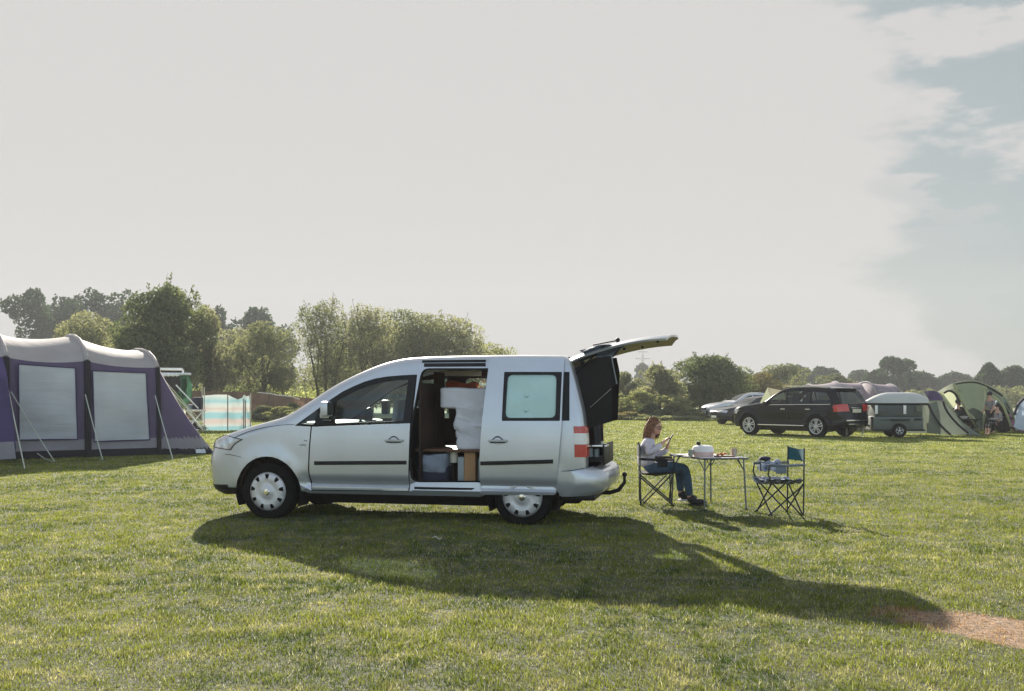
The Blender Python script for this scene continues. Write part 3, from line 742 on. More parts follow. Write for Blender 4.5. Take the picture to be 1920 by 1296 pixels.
m = MB(); m.grid([[(p[0], p[1] * .985, p[2] - .012) for p in r] for r in top[:8]]); m.build('tailgate_window', 'dark_glass', tg)
m = MB()
m.grid([[tuple(p) for p in (top[a][0], und[a][0])] for a in range(na + 1)]); m.grid([[tuple(p) for p in (top[a][-1], und[a][-1])] for a in range(na + 1)])
m.grid([[top[na][k], und[na][k]] for k in range(ny + 1)]); m.build('tailgate_edge', 'silver_paint', tg)
for x, y in ((3.98, -.40), (4.02, -.05), (4.20, .3), (4.42, -.35)):
    a = (x - 3.44) / 1.19; z = gate_pt(a, y)[1] - .065
    MB().box((x, y, z), (.03, .03, .03), bev=.008).build('latch', 'black_plastic', tg)
m = MB(); x, z = gate_pt(.42, 0)[0], gate_pt(.42, 0)[1]
m.tube([(x, 0, z), (x, 0, z + .05)], .018); m.tube([(x, 0, z + .055), (x - .30, .12, z + .01)], .010); m.ball((x, 0, z + .06), .026); m.build('rear_wiper', 'black_plastic', tg)
for sy in (-.60, .60):
    m = MB(); m.tube([(3.50, sy, 1.62), (3.86, sy, 1.97)], [.012, .008]); m.build('gas_strut', 'black_plastic', van)
# cloth shade hanging under the tailgate
awn = van_thing('tailgate_shade', 'black cloth shade hanging beneath the raised tailgate of the silver van', 'shade', (0, 0, 0))
def uzr(px, py, lat=.55): return uz(px, py, lat)
m = MB()
SH = PL([(1071, 694), (1116, 670.5), (1146, 667), (1152, 696), (1156.5, 720), (1147.5, 724.5), (1148, 790), (1096, 806), (1090, 760), (1082, 725)], .60)
panel(m, SH, lambda u, z, d: (u, -(.60 + .015 * sin(u * 17 + z * 3) - .02 * (z - 1)) + d, z), [], .06, 0, .006)
m.build('shade_panel', 'black_cloth', awn)
m = MB(); SH2 = PL([(1116, 670.5), (1146, 667), (1152, 696), (1148, 790), (1120, 795)], .0)
panel(m, SH2, lambda u, z, d: (u, .60 + .012 * sin(u * 21) + d, z), [], .08, 0, .006); m.build('shade_panel', 'black_cloth', awn)
e0, e1 = uz(1146, 667, .62), uz(1156.5, 720, .62)
MB().tube([(e0[0], -.62, e0[1]), (e1[0], -.62, e1[1])], .008).build('shade_pole', 'grey_tube', awn)
e0, e1 = uz(1107, 764, .62), uz(1146, 729, .62)
MB().tube([(e0[0], -.625, e0[1]), (e1[0], -.625, e1[1])], .004).build('shade_cord', 'tin', awn)
rows = []
for k in range(15):
    t = k / 14; a = uz(1086 + 86 * t, 657.5 - 9 * t - 6 * sin(t * pi), .6); b = uz(1100 + 62 * t + 10 * sin(t * 3), 667 + 4 * sin(t * pi) - 17 * max(0, t - .6) * 2, .6)
    rows.append([(a[0] + (b[0] - a[0]) * s_ / 8, -.60 + .05 * sin(s_ * 1.9 + t * 9) + .03 * s_ / 8, a[1] + (b[1] - a[1]) * s_ / 8) for s_ in range(9)])
MB().grid(rows).build('gathered_cloth', 'grey_cloth', awn, ang=80)
# ------------------------------------------------------------------ ground and grass
def grass_colours(nt, blade=False):
    """world-position mottling shared by the ground sheet and the blades"""
    g = N_(nt, 'ShaderNodeNewGeometry')
    def no(scale, det=3, rough=.5):
        n = N_(nt, 'ShaderNodeTexNoise'); n.inputs['Scale'].default_value = scale; n.inputs['Detail'].default_value = det
        n.inputs['Roughness'].default_value = rough
        mp = N_(nt, 'ShaderNodeMapping'); mp.inputs['Scale'].default_value = (1, 1, 0)
        nt.links.new(g.outputs['Position'], mp.inputs[0]); nt.links.new(mp.outputs[0], n.inputs['Vector']); return n.outputs[0]
    def ramp(v, a, b):
        r = N_(nt, 'ShaderNodeMapRange', interpolation_type='SMOOTHSTEP'); nt.links.new(v, r.inputs[0])
        r.inputs[1].default_value = a; r.inputs[2].default_value = b; return r.outputs[0]
    def mix(f, a, b):
        m = N_(nt, 'ShaderNodeMix', data_type='RGBA')
        if isinstance(f, float): m.inputs[0].default_value = f
        else: nt.links.new(f, m.inputs[0])
        for s, v in ((6, a), (7, b)):
            if isinstance(v, tuple): m.inputs[s].default_value = (*v, 1)
            else: nt.links.new(v, m.inputs[s])
        return m.outputs[2]
    lush = (0.044, 0.082, 0.008); mid = (0.200, 0.228, 0.030); straw = (0.50, 0.455, 0.18)
    big = ramp(no(0.62, 5, .65), .38, .58)
    med = ramp(no(2.9, 5, .7), .46, .72)
    c = mix(big, lush, mid)
    c = mix(med, c, straw)
    fine = ramp(no(9.0, 3, .6), .42, .70)
    cf = mix(fine, c, mid)
    # bare straw-coloured patch at the lower right
    mp = N_(nt, 'ShaderNodeMapping'); mp.vector_type = 'TEXTURE'
    mp.inputs['Location'].default_value = (3.08, 5.82, 0); mp.inputs['Rotation'].default_value = (0, 0, radians(-50)); mp.inputs['Scale'].default_value = (1.0, .42, 1)
    nt.links.new(g.outputs['Position'], mp.inputs[0])
    sx = N_(nt, 'ShaderNodeSeparateXYZ'); nt.links.new(mp.outputs[0], sx.inputs[0])
    cb = N_(nt, 'ShaderNodeCombineXYZ'); nt.links.new(sx.outputs[0], cb.inputs[0]); nt.links.new(sx.outputs[1], cb.inputs[1])
    ln = N_(nt, 'ShaderNodeVectorMath', operation='LENGTH'); nt.links.new(cb.outputs[0], ln.inputs[0])
    ad = N_(nt, 'ShaderNodeMath', operation='ADD'); nt.links.new(ln.outputs['Value'], ad.inputs[0]); nt.links.new(no(4.5, 4, .7), ad.inputs[1])
    patch = ramp(ad.outputs[0], 1.55, 1.30)
    return mix, ramp, no, cf, patch
m_, nt, out = base_mat('ground_turf')
mix, ramp, no, cf, patch = grass_colours(nt)
soil = mix(ramp(no(30, 3), .35, .65), (0.016, 0.020, 0.006), (0.07, 0.075, 0.022))
g = N_(nt, 'ShaderNodeNewGeometry'); sp = N_(nt, 'ShaderNodeSeparateXYZ'); nt.links.new(g.outputs['Position'], sp.inputs[0])
far = ramp(sp.outputs[1], 12.0, 34.0)
c = mix(far, soil, cf)
c = mix(patch, c, mix(ramp(no(22, 4, .7), .35, .65), (0.11, 0.055, 0.022), (0.36, 0.215, 0.10)))
p = N_(nt, 'ShaderNodeBsdfPrincipled'); nt.links.new(c, p.inputs['Base Color']); p.inputs['Roughness'].default_value = .95
p.inputs['Specular IOR Level'].default_value = 0.2
p.inputs['Sheen Weight'].default_value = 0.25
b = N_(nt, 'ShaderNodeBump'); b.inputs['Strength'].default_value = .9; b.inputs['Distance'].default_value = .05
nt.links.new(no(14, 5, .7), b.inputs['Height']); nt.links.new(b.outputs[0], p.inputs['Normal'])
nt.links.new(p.outputs[0], out.inputs[0])
me = bpy.data.meshes.new('ground'); me.from_pydata([(-515, -32, 0), (515, -32, 0), (515, 480, 0), (-515, 480, 0)], [], [(0, 1, 2, 3)])
tag(link('ground', me, 'ground_turf'), kind='structure')

m_, nt, out = base_mat('grass_blade')
mix, ramp, no, cf, patch = grass_colours(nt, True)
ob = N_(nt, 'ShaderNodeAttribute'); ob.attribute_name = 'tone'
ov = N_(nt, 'ShaderNodeMapRange'); ov.inputs[3].default_value = 0.42; ov.inputs[4].default_value = 1.65
nt.links.new(ob.outputs['Fac'], ov.inputs[0])
cc = mix(patch, cf, (0.33, 0.20, 0.085))
cc = mix(ramp(ob.outputs['Fac'], .93, .96), cc, (0.36, 0.34, 0.22))
hs = N_(nt, 'ShaderNodeVectorMath', operation='SCALE'); nt.links.new(cc, hs.inputs[0]); nt.links.new(ov.outputs[0], hs.inputs['Scale'])
d = N_(nt, 'ShaderNodeBsdfPrincipled'); nt.links.new(hs.outputs[0], d.inputs['Base Color']); d.inputs['Roughness'].default_value = .6
d.inputs['Specular IOR Level'].default_value = 0.12
t = N_(nt, 'ShaderNodeBsdfTranslucent'); nt.links.new(hs.outputs[0], t.inputs[0])
ms = N_(nt, 'ShaderNodeMixShader'); ms.inputs[0].default_value = .42
nt.links.new(d.outputs[0], ms.inputs[1]); nt.links.new(t.outputs[0], ms.inputs[2]); nt.links.new(ms.outputs[0], out.inputs[0])

def blades():
    k = 1400000; y0, y1 = 3.6, 66.0
    # density per metre of depth: even near, ~1/Y beyond 6.5 m
    u = rng.random(k)
    a = 6.5 - y0; tot = a + 6.5 * math.log(y1 / 6.5)
    s = u * tot
    Y = np.where(s < a, y0 + s, 6.5 * np.exp((s - a) / 6.5))
    X = (rng.random(k) - .5) * 2 * (Y * .66 + .5)
    # keep the bare patch thin
    dx, dy = X - 3.08, Y - 5.82; ca, sa = cos(radians(50)), sin(radians(50))
    e = np.hypot((dx * ca - dy * sa) / 1.0, (dx * sa + dy * ca) / .42)
    keep = (e > .85) | (rng.random(k) < .22)
    # clumps: density noise
    cl = np.sin(X * 7.3 + 2 * np.sin(Y * 5.1)) * np.sin(Y * 9.1 + 2 * np.sin(X * 6.3))
    X, Y = X[keep], Y[keep]; cl = cl[keep]; k = len(X)
    dist = np.maximum(Y, 4.0)
    h = (.008 + .021 * rng.random(k) ** 1.6) * (1 + .40 * cl) * (1 + .014 * dist)
    w = (.0016 + .0016 * rng.random(k)) * (dist / 5.0) ** .95
    th = rng.random(k) * 2 * pi; le = np.abs(rng.normal(0, .75, k)) ; lt = rng.random(k) * 2 * pi
    c, s_ = np.cos(th) * w, np.sin(th) * w
    z0 = np.full(k, -.004)
    v = np.empty((k, 3, 3))
    v[:, 0] = np.stack([X - c, Y - s_, z0], 1); v[:, 1] = np.stack([X + c, Y + s_, z0], 1)
    v[:, 2] = np.stack([X + np.cos(lt) * le * h, Y + np.sin(lt) * le * h, h], 1)
    me = bpy.data.meshes.new('grass'); me.vertices.add(3 * k); me.vertices.foreach_set('co', v.reshape(-1).astype(np.float32))
    me.loops.add(3 * k); me.loops.foreach_set('vertex_index', np.arange(3 * k, dtype=np.int32))
    me.polygons.add(k); me.polygons.foreach_set('loop_start', np.arange(0, 3 * k, 3, dtype=np.int32)); me.polygons.foreach_set('loop_total', np.full(k, 3, dtype=np.int32))
    at_ = me.attributes.new('tone', 'FLOAT', 'POINT'); at_.data.foreach_set('value', np.repeat(.5 + (rng.random(k) - .5) * np.clip(9 / dist, .35, 1.0), 3).astype(np.float32))
    me.update(); me.validate()
    return me
tag(link('grass', blades(), 'grass_blade'), 'short sunlit lawn grass covering the camping field', 'grass', kind='stuff')
# ------------------------------------------------------------------ trees and shrubs
leaf_mat('oak_far', (0.024, 0.05, 0.032), (0.061, 0.096, 0.057), .30)
leaf_mat('willow', (0.138, 0.141, 0.096), (0.317, 0.315, 0.232), .45)
leaf_mat('dark_green', (0.06, 0.088, 0.048), (0.201, 0.22, 0.124), .35, fine=1.5)
leaf_mat('mid_green', (0.101, 0.115, 0.074), (0.254, 0.26, 0.172), .40, fine=2)
leaf_mat('yellow_green', (0.141, 0.153, 0.081), (0.313, 0.317, 0.18), .45)
leaf_mat('dry_brown', (0.115, 0.095, 0.049), (0.25, 0.225, 0.12), .35)
leaf_mat('pale_meadow', (0.306, 0.327, 0.164), (0.479, 0.517, 0.295), .5)
mat('bark', (0.085, 0.062, 0.045), .95, 0, .4, 4, bump=.8, bscale=12)
def leaf_mesh(name, cents, rads, n, size, flat=0.8, shell=.55):
    """n leaf tufts spread through ellipsoid clumps"""
    cents = np.array(cents); rads = np.array(rads); K = len(cents)
    wts = rads[:, 0] * rads[:, 1] * rads[:, 2]; wts = wts ** .8; wts /= wts.sum()
    idx = rng.choice(K, n, p=wts)
    d = rng.normal(size=(n, 3)); d /= np.linalg.norm(d, axis=1)[:, None]
    r = rng.random(n) ** (1 / 3.) * (1 - shell) + shell * (0.75 + .35 * rng.random(n))
    r = np.where(rng.random(n) < .06, r * 1.15, r)
    P = cents[idx] + d * rads[idx] * r[:, None]
    P[:, 2] = np.maximum(P[:, 2], .03)
    a = rng.normal(size=(n, 3)); a /= np.linalg.norm(a, axis=1)[:, None]
    b = np.cross(a, rng.normal(size=(n, 3))); b /= np.linalg.norm(b, axis=1)[:, None]
    s = size * (.5 + rng.random(n))[:, None]
    a = a * s; b = b * s * .55
    v = np.stack([P - a, P + b, P + a, P - b], 1).reshape(-1)
    me = bpy.data.meshes.new(name); me.vertices.add(4 * n); me.vertices.foreach_set('co', v.astype(np.float32))
    me.loops.add(4 * n); me.loops.foreach_set('vertex_index', np.arange(4 * n, dtype=np.int32))
    me.polygons.add(n); me.polygons.foreach_set('loop_start', np.arange(0, 4 * n, 4, dtype=np.int32)); me.polygons.foreach_set('loop_total', np.full(n, 4, dtype=np.int32))
    me.update(); return me
def tree(name, label, cat, px, Y, top, wpx, leaf, base_gap=.18, n=9000, size=.20, clumps=26, shape='round', group=None, stems=1, lean=0, sprigs=0, py_base=None, dens=1.0, rr=(.16, .28)):
    """px: photo column of the crown's middle; top: photo row of the top; wpx: crown width in photo pixels"""
    X = (px - 960) / F * Y; Ht = H - (top - HY) / F * Y; W = wpx * 1.08 / F * Y
    t = thing(name, label, cat, (X, Y, 0), 0, group)
    z0 = Ht * base_gap; cz = (z0 + Ht) / 2; hz = (Ht - z0) / 2; hx = W / 2; hy = min(hx, 5.0)
    cs, rs = [], []
    for i in range(clumps):
        zz = -1 + 2 * (i + random.random()) / clumps
        lim = 1.0 - (.05 if shape == 'bush' else .30) * max(0, -zz) ** 2 if zz < 0 else (1 - (zz * (.98 if shape == 'bush' else .93)) ** 2.3) ** .5
        k = random.uniform(*rr); an = random.uniform(0, 2 * pi); q = random.random() ** .45
        r = np.array([hx * k * 1.3, hy * k * 1.3, hz * k])
        c = np.array([cos(an) * q * max(.05, lim * hx - r[0] * .7) + lean * zz, sin(an) * q * max(.05, lim * hy - r[1] * .7), cz + zz * (hz - r[2])])
        cs.append(c); rs.append(r)
    sprig_stems = []
    for i in range(sprigs):
        a = random.uniform(-.8, .8); c0 = np.array([a * hx * .8, random.uniform(-.4, .4) * hy, Ht - .1 * hz - .5 * hz * a * a])
        for k in range(5):
            cs.append(c0 + np.array([random.uniform(-.06, .06), 0, hz * .055 * k])); rs.append(np.array([hx * .055, hx * .055, hz * .06]) * (1.3 - .2 * k))
        sprig_stems.append((np.array([0, 0, Ht * .45]), cs[-1]))
    link('crown', leaf_mesh('crown', cs, rs, n, size), leaf, t)
    m = MB()
    for s in range(stems):
        ox = (s - (stems - 1) / 2) * W * .07; rt = max(.06, min(.45, Ht * .018)) / (1 if stems == 1 else 1.5)
        tp = (ox * 3 + lean * .5, random.uniform(-.3, .3), Ht * .62)
        m.tube([(ox, 0, -.05), (ox * 1.3 + .04 * Ht * .1, 0, Ht * .2), (ox * 2, .05, Ht * .42), tp], [rt * 1.25, rt, rt * .7, rt * .3], 8)
    for i in random.sample(range(clumps), min(clumps, 9)):
        c = cs[i]; s = random.uniform(.2, .5)
        ox = (random.randrange(stems) - (stems - 1) / 2) * W * .07
        m.tube([(ox * 1.5, 0, Ht * s), tuple((c[0] * .5 + ox * .5, c[1] * .5, (Ht * s + c[2]) / 2 + .02 * Ht)), tuple(c)], [rt * .55, rt * .35, rt * .12], 6)
    for a_, b_ in sprig_stems: m.tube([tuple(a_), tuple(b_)], [.03, .012], 5)
    m.build('trunk', 'bark', t)
    return t
def shrub(name, label, px, Y, top, wpx, leaf, n=2500, size=.11, group=None, clumps=10):
    return tree(name, label, 'shrub', px, Y, top, wpx, leaf, 0.0, n, size, clumps, 'bush', group)
# far hazy oaks, left
og = 'distant oaks on the left skyline'
tree('oak_tree', 'hazy dark oak at the far left edge of the skyline', 'tree', 62, 165, 541, 150, 'oak_far', .0, 9000, .34, 44, group=og, rr=(.13, .22))
tree('oak_tree', 'hazy flat-topped oak between the leftmost oak and the big dark willow', 'tree', 168, 175, 539, 150, 'oak_far', .0, 9000, .34, 44, group=og, rr=(.13, .22))
tree('oak_tree', 'hazy oak filling the dip between the two leftmost skyline oaks', 'tree', 118, 180, 552, 110, 'oak_far', .0, 6000, .34, 30, group=og)
tree('oak_tree', 'hazy oak peeping over the left shoulder of the big dark willow', 'tree', 238, 178, 541, 110, 'oak_far', .0, 5000, .34, 22, group=og)
tree('oak_tree', 'hazy bluish tree just right of the big dark willow', 'tree', 405, 175, 568, 80, 'oak_far', .0, 5000, .34, 22, group=og)
tree('oak_tree', 'hazy bluish oak behind the small tree with the single dark trunk', 'tree', 482, 180, 573, 150, 'oak_far', .0, 9000, .36, 40, group=og)
tree('oak_tree', 'low hazy tree mass far behind between the two left skyline oaks', 'tree', 300, 185, 590, 200, 'oak_far', .0, 4500, .46, 22, group=og)
# left mid-ground
tree('willow_tree', 'pale yellow-green bushy willow behind the purple tent roof', 'tree', 168, 70, 580, 175, 'willow', .0, 20000, .085, 60)
tree('willow_tree', 'tall dark bushy willow with upright sprigs behind the purple tent', 'tree', 312, 66, 530, 180, 'dark_green', .0, 38000, .095, 90, sprigs=7)
tree('willow_tree', 'paler willow leaning against the right side of the tall dark willow', 'tree', 388, 69, 566, 84, 'willow', .0, 11000, .09, 34)
tree('small_tree', 'small round grey-green tree with a single dark trunk behind the striped windbreak', 'tree', 494, 72, 600, 150, 'mid_green', .06, 17000, .08, 60)
tree('open_tree', 'open airy tree with two bare leaning stems beside the van bonnet', 'tree', 610, 74, 556, 150, 'mid_green', .14, 14000, .075, 60, stems=3, sprigs=4)
tg_ = 'trees rising behind the van roof'
tree('tree', 'grey-green tree rising just right of the two bare stems', 'tree', 690, 77, 568, 150, 'willow', .0, 17000, .085, 56, stems=2, group=tg_, sprigs=2)
tree('tree', 'dense olive tree behind the front of the van roof', 'tree', 765, 82, 576, 190, 'mid_green', .0, 20000, .10, 64, group=tg_)
tree('tree', 'yellow-green rounded tree behind the middle of the van roof', 'tree', 842, 86, 588, 165, 'willow', .0, 17000, .10, 56, group=tg_, sprigs=2)
tree('tree', 'low pale tree trailing off above the rear of the van roof', 'tree', 925, 92, 640, 170, 'yellow_green', .0, 9000, .11, 40, group=tg_)
tree('tree', 'dark undergrowth tree filling the gap below the olive tree', 'tree', 740, 88, 610, 420, 'mid_green', .0, 24000, .13, 80, 'bush', group=tg_)
tree('tree', 'grey willow filling the gap between the tall dark willow and the small tree', 'tree', 440, 84, 612, 130, 'willow', .0, 11000, .09, 40)
tree('tree', 'low olive tree behind the camp shelter at the foot of the dark willow', 'tree', 250, 90, 600, 260, 'mid_green', .0, 16000, .13, 60, 'bush')
# right mid-ground
tree('shrub_tree', 'thin reddish-green bush directly behind the black cloth shade', 'bush', 1172, 75, 695, 80, 'mid_green', .0, 8000, .075, 34, 'bush')
tree('hazy_tree', 'pale blue-grey tree far away above the bush beside the shade', 'tree', 1203, 320, 680, 52, 'oak_far', .1, 1500, .6, 10)
tree('willow_bush', 'airy grey willow bush left of the dense green tree', 'bush', 1238, 66, 682, 110, 'willow', .0, 14000, .07, 50, 'bush', sprigs=3)
tree('round_tree', 'dense round green tree directly above the woman and the two cars', 'tree', 1325, 70, 664, 165, 'dark_green', .0, 30000, .075, 80, sprigs=5)
tree('brown_bush', 'brownish rounded bush behind the front of the black car', 'bush', 1432, 88, 697, 120, 'dry_brown', .0, 10000, .09, 36, 'bush')
tree('brown_bush', 'green-brown tree behind the roof of the black car', 'bush', 1470, 100, 680, 120, 'mid_green', .0, 11000, .10, 44)
tree('brown_bush', 'grey-green bush behind the rear of the black car', 'bush', 1562, 120, 700, 100, 'mid_green', .0, 8000, .12, 32)
for i, (px, Y, top, w, lab) in enumerate((
    (1500, 210, 684, 60, 'hazy tree just right of the green-brown tree on the skyline'), (1546, 220, 686, 64, 'hazy low tree above the rear window of the black car'),
    (1612, 230, 692, 70, 'hazy bluish tree left of the tall rounded oak on the right skyline'), (1676, 175, 667, 84, 'tall rounded oak standing highest on the right skyline'),
    (1736, 230, 697, 44, 'small hazy tree right of the tall rounded oak'), (1788, 220, 697, 62, 'hazy oak above the green dome tent'),
    (1858, 150, 680, 48, 'dark round-headed tree near the right edge of the skyline'), (1905, 160, 684, 62, 'dark tree cut off by the right edge of the frame'),
    (1388, 220, 694, 60, 'hazy bluish tree right behind the dense round green tree'), (1720, 205, 694, 90, 'low dark tree joined to the right foot of the tallest oak'))):
    tree('skyline_tree', lab, 'tree', px, Y, top, w * 1.2, 'oak_far', .0, 6500, .24 * Y / 180 + .06, 34, group='hazy trees along the right skyline')
# shrubs near the far edge of the field, right
sg_ = 'shrubs along the right far edge of the field'
for px, Y, top, w, lf, lab in ((1163, 66, 742, 40, 'yellow_green', 'pale shrub half hidden by the black cloth shade'), (1196, 64, 733, 62, 'yellow_green', 'feathery yellow-green shrub right of the black cloth shade'),
    (1222, 62, 760, 48, 'dark_green', 'low dark shrub at the field edge above the woman\'s head'), (1258, 62, 742, 62, 'yellow_green', 'bright feathery shrub at the foot of the dense round tree'),
    (1180, 62, 775, 70, 'dry_brown', 'low brown brambles at the field edge beside the shade'), (1290, 62, 768, 60, 'yellow_green', 'low yellow-green shrub left of the silver car'),
    (1240, 61, 781, 110, 'mid_green', 'knee-high strip of weeds behind the woman'), (1330, 74, 748, 80, 'dry_brown', 'brown shrub above the bonnet of the silver car'),
    (1372, 76, 744, 60, 'yellow_green', 'pale shrub above the roof of the silver car')):
    shrub('shrub', lab, px, Y, top - 3, w * 1.35, lf, 6000, .06, sg_, 22)
# shrubs left, in front of the brown fence
lg = 'weedy shrubs in front of the brown fence'
for px, Y, top, w, lf, lab in ((492, 58, 762, 42, 'mid_green', 'dark weedy shrub right of the striped windbreak'), (528, 57, 764, 52, 'yellow_green', 'pale weedy shrub in the middle in front of the brown fence'),
    (568, 56, 766, 56, 'yellow_green', 'weedy shrub touching the van bonnet line in front of the brown fence'), (548, 60, 757, 34, 'dark_green', 'small dark tuft at the foot of the brown fence')):
    shrub('shrub', lab, px, Y, top - 2, w * 1.35, lf, 4500, .06, lg, 18)
# pale meadow beyond the fence and distant hedges
def mass(name, label, pts, Y, top_fn, dep, leaf, n, size, cat='meadow'):
    cs, rs = [], []
    x0, x1 = [(p - 960) / F * Y for p in pts]
    k = 60
    for i in range(k):
        x = x0 + (x1 - x0) * (i + random.random()) / k; px = x / Y * F + 960
        h = max(.3, H - (top_fn(px) - HY) / F * Y) * random.uniform(.8, 1.08)
        cs.append((x, Y + random.uniform(0, dep), h * .5)); rs.append(((x1 - x0) / k * 1.5, dep * .3, h * .5))
    tag(link(name, leaf_mesh(name, cs, rs, n, size, shell=.4), leaf), label, cat, kind='stuff')
mass('meadow_grass', 'pale dry tall grass beyond the brown fence', (330, 660), 76, lambda p: 722, 8, 'pale_meadow', 9000, .12)
mass('meadow_grass', 'pale dry tall grass beyond the bushes and cars on the right', (1130, 1960), 130, lambda p: 733, 10, 'dry_brown', 9000, .18)
mass('far_hedge', 'dark hedge beyond the tents on the right', (1560, 2000), 120, lambda p: 729 - (6 if p > 1860 else 0), 6, 'mid_green', 12000, .15, 'hedge')
mass('low_hedge', 'low green hedge far behind the van rear', (930, 1190), 96, lambda p: 733, 8, 'mid_green', 9000, .13, 'hedge')
mass('far_woodland', 'hazy far woodland closing the horizon', (-200, 2200), 420, lambda p: 712 + 5 * sin(p * .02), 25, 'oak_far', 22000, .9, 'woodland')
# brown screen fence on posts, left
fen = thing('screen_fence', 'low brown mesh screen fence running from behind the windbreak to the van bonnet', 'fence')
mat('fence_mesh', (0.20, 0.125, 0.085), .9, 0, .15, 2, trans=.2)
mat('weathered_wood', (0.16, 0.12, 0.09), .9, 0, .3, 5)
fp = [at(px, py, Y) for px, py, Y in ((350, 733, 64), (400, 734, 64), (440, 735, 65), (470, 736.5, 65), (505, 738, 66), (540, 742, 66), (575, 746, 67), (610, 749, 67), (650, 752, 68), (700, 754, 68))]
rows = [[(p.x, p.y, p.z - (p.z - .02) * k / 4) for p in fp] for k in range(5)]
MB().grid(rows).build('mesh_panel', 'fence_mesh', fen)
for p in fp: MB().tube([(p.x, p.y - .05, 0), (p.x, p.y - .05, p.z + .12)], .045).build('post', 'weathered_wood', fen)
mat('white_tape', (0.75, 0.73, 0.68), .6)
pl = [at(px, py, 62) for px, py in ((484, 736), (505, 738), (520, 741), (532, 742), (548, 744), (562, 749))]
MB().tube(pl, .028).build('top_rail', 'white_tape', fen)
# pylon
py_ = thing('pylon', 'faint lattice pylon far away just below the open tailgate', 'pylon', tuple(at(1205, 745, 460) * 1.0)[:2] + (0,))
mat('pylon_steel', (0.6, 0.6, 0.6), .6, .5)
m = MB(); hh = H + 92 / F * 460
for a, b in ((-1, -1), (1, -1), (1, 1), (-1, 1)): m.tube([(a * 3.2, b * 3.2, 0), (a * .9, b * .9, hh * .6), (a * .3, b * .3, hh)], .12, 4)
for k in range(9):
    z1, z2 = hh * k / 10, hh * (k + 1) / 10; w = lambda z: 3.2 - (3.2 - .9) * min(1, z / (hh * .6)) - (.6 * max(0, z / hh - .6) / .4)
    for b in (-1, 1): m.tube([(-w(z1), b * w(z1), z1), (w(z2), b * w(z2), z2)], .07, 4); m.tube([(w(z1), b * w(z1), z1), (-w(z2), b * w(z2), z2)], .12, 4)
for z, w in ((hh * .66, 4.4), (hh * .8, 5.2), (hh * .93, 3.4)): m.tube([(-w, 0, z), (w, 0, z)], .2, 4)
m.v = [(x * .66, y * .66, z) for x, y, z in m.v]; m.build('lattice_tower', 'pylon_steel', py_)
# ------------------------------------------------------------------ tents
mat('tent_grey', (0.52, 0.49, 0.485), .75, 0, .06, 2, bump=.9, bscale=1.6, trans=.35)
mat('tent_purple', (0.115, 0.085, 0.165), .7, 0, .10, 2, bump=.3, bscale=3, trans=.15)
mat('tent_deep_purple', (0.050, 0.035, 0.12), .7, 0, .1, 2, trans=.1)
mat('tent_skirt', (0.26, 0.25, 0.28), .8, 0, .08, 3, trans=.1)
mat('tent_black', (0.016, 0.014, 0.022), .85, 0, .2, 3)
mat('guy_rope', (0.46, 0.50, 0.44), .8)
mat('tent_logo', (0.55, 0.60, 0.75), .6)
def window_film(name):
    m, nt, out = base_mat(name)
    c, no, tcn = noise_col(nt, (0.36, 0.40, 0.47), .20, .30, (0.66, 0.68, 0.70))
    p = N_(nt, 'ShaderNodeBsdfPrincipled'); nt.links.new(c, p.inputs['Base Color']); p.inputs['Roughness'].default_value = .28
    w = N_(nt, 'ShaderNodeTexNoise'); w.inputs['Scale'].default_value = 1.3; w.inputs['Detail'].default_value = 3
    mp = N_(nt, 'ShaderNodeMapping'); mp.inputs['Scale'].default_value = (.7, .7, 3.5); nt.links.new(tcn.outputs['Object'], mp.inputs[0]); nt.links.new(mp.outputs[0], w.inputs['Vector'])
    b = N_(nt, 'ShaderNodeBump'); b.inputs['Strength'].default_value = .3; b.inputs['Distance'].default_value = .06
    nt.links.new(w.outputs[0], b.inputs['Height']); nt.links.new(b.outputs[0], p.inputs['Normal'])
    nt.links.new(p.outputs[0], out.inputs[0])
window_film('window_film')
A35 = radians(35)
ta, tb = Vector((cos(A35), sin(A35), 0)), Vector((-sin(A35), cos(A35), 0))
T0 = Vector((-9.88, 23.2, 0))
tent = thing('tunnel_tent', 'large grey and purple tunnel tent with two big side windows at the left', 'tent', T0, A35)
# local: x along the tunnel, y away from the camera, z up
def prof(hk, ha, wd=4.2):
    h = wd / 2
    half = [(0.0, 0.0), (.0, .18), (.01, .42), (.02, .9), (.04, 1.4), (.08, hk - .25), (.12, hk), (.24, hk + (ha - hk) * .22), (.50, hk + (ha - hk) * .50), (.95, hk + (ha - hk) * .78), (1.5, hk + (ha - hk) * .94), (h, ha)]
    return half + [(wd - y, z) for y, z in half[-2::-1]]
arches = [(-5.2, 2.05, 2.55), (-3.45, 2.26, 2.88), (-1.71, 2.30, 2.93), (0.0, 2.25, 2.93), (1.617, 2.12, 2.62)]
def arch_row(i, t):                        # between arch i and i+1
    (x0, k0, a0), (x1, k1, a1) = arches[i], arches[i + 1]
    sag = 4 * t * (1 - t)
    p = prof(k0 + (k1 - k0) * t, a0 + (a1 - a0) * t)
    x = x0 + (x1 - x0) * t; n = len(p)
    out_ = []
    for j, (y, z) in enumerate(p):
        up = max(0, z - 1.9)
        out_.append((x, y + .05 * sag * (1 if z > .2 else 0) * (1 if j < n / 2 else -1), z - sag * .10 * min(1, up / .5)))
    return out_
NT = 8
bands = [('mud_skirt', 'tent_black', 0, 1), ('lower_skirt', 'tent_skirt', 1, 2), ('side_wall', 'tent_purple', 2, 6), ('roof', 'tent_grey', 6, 16), ('rear_wall', 'tent_purple', 16, 22)]
for i in range(4):
    rows = [arch_row(i, t / NT) for t in range(NT + 1)]
    for nm, mt, a, b in bands:
        if i == 0 and nm == 'side_wall': mt = 'tent_deep_purple'
        MB().grid([r[a:b + 1] for r in rows]).build(nm, mt, tent, ang=60)
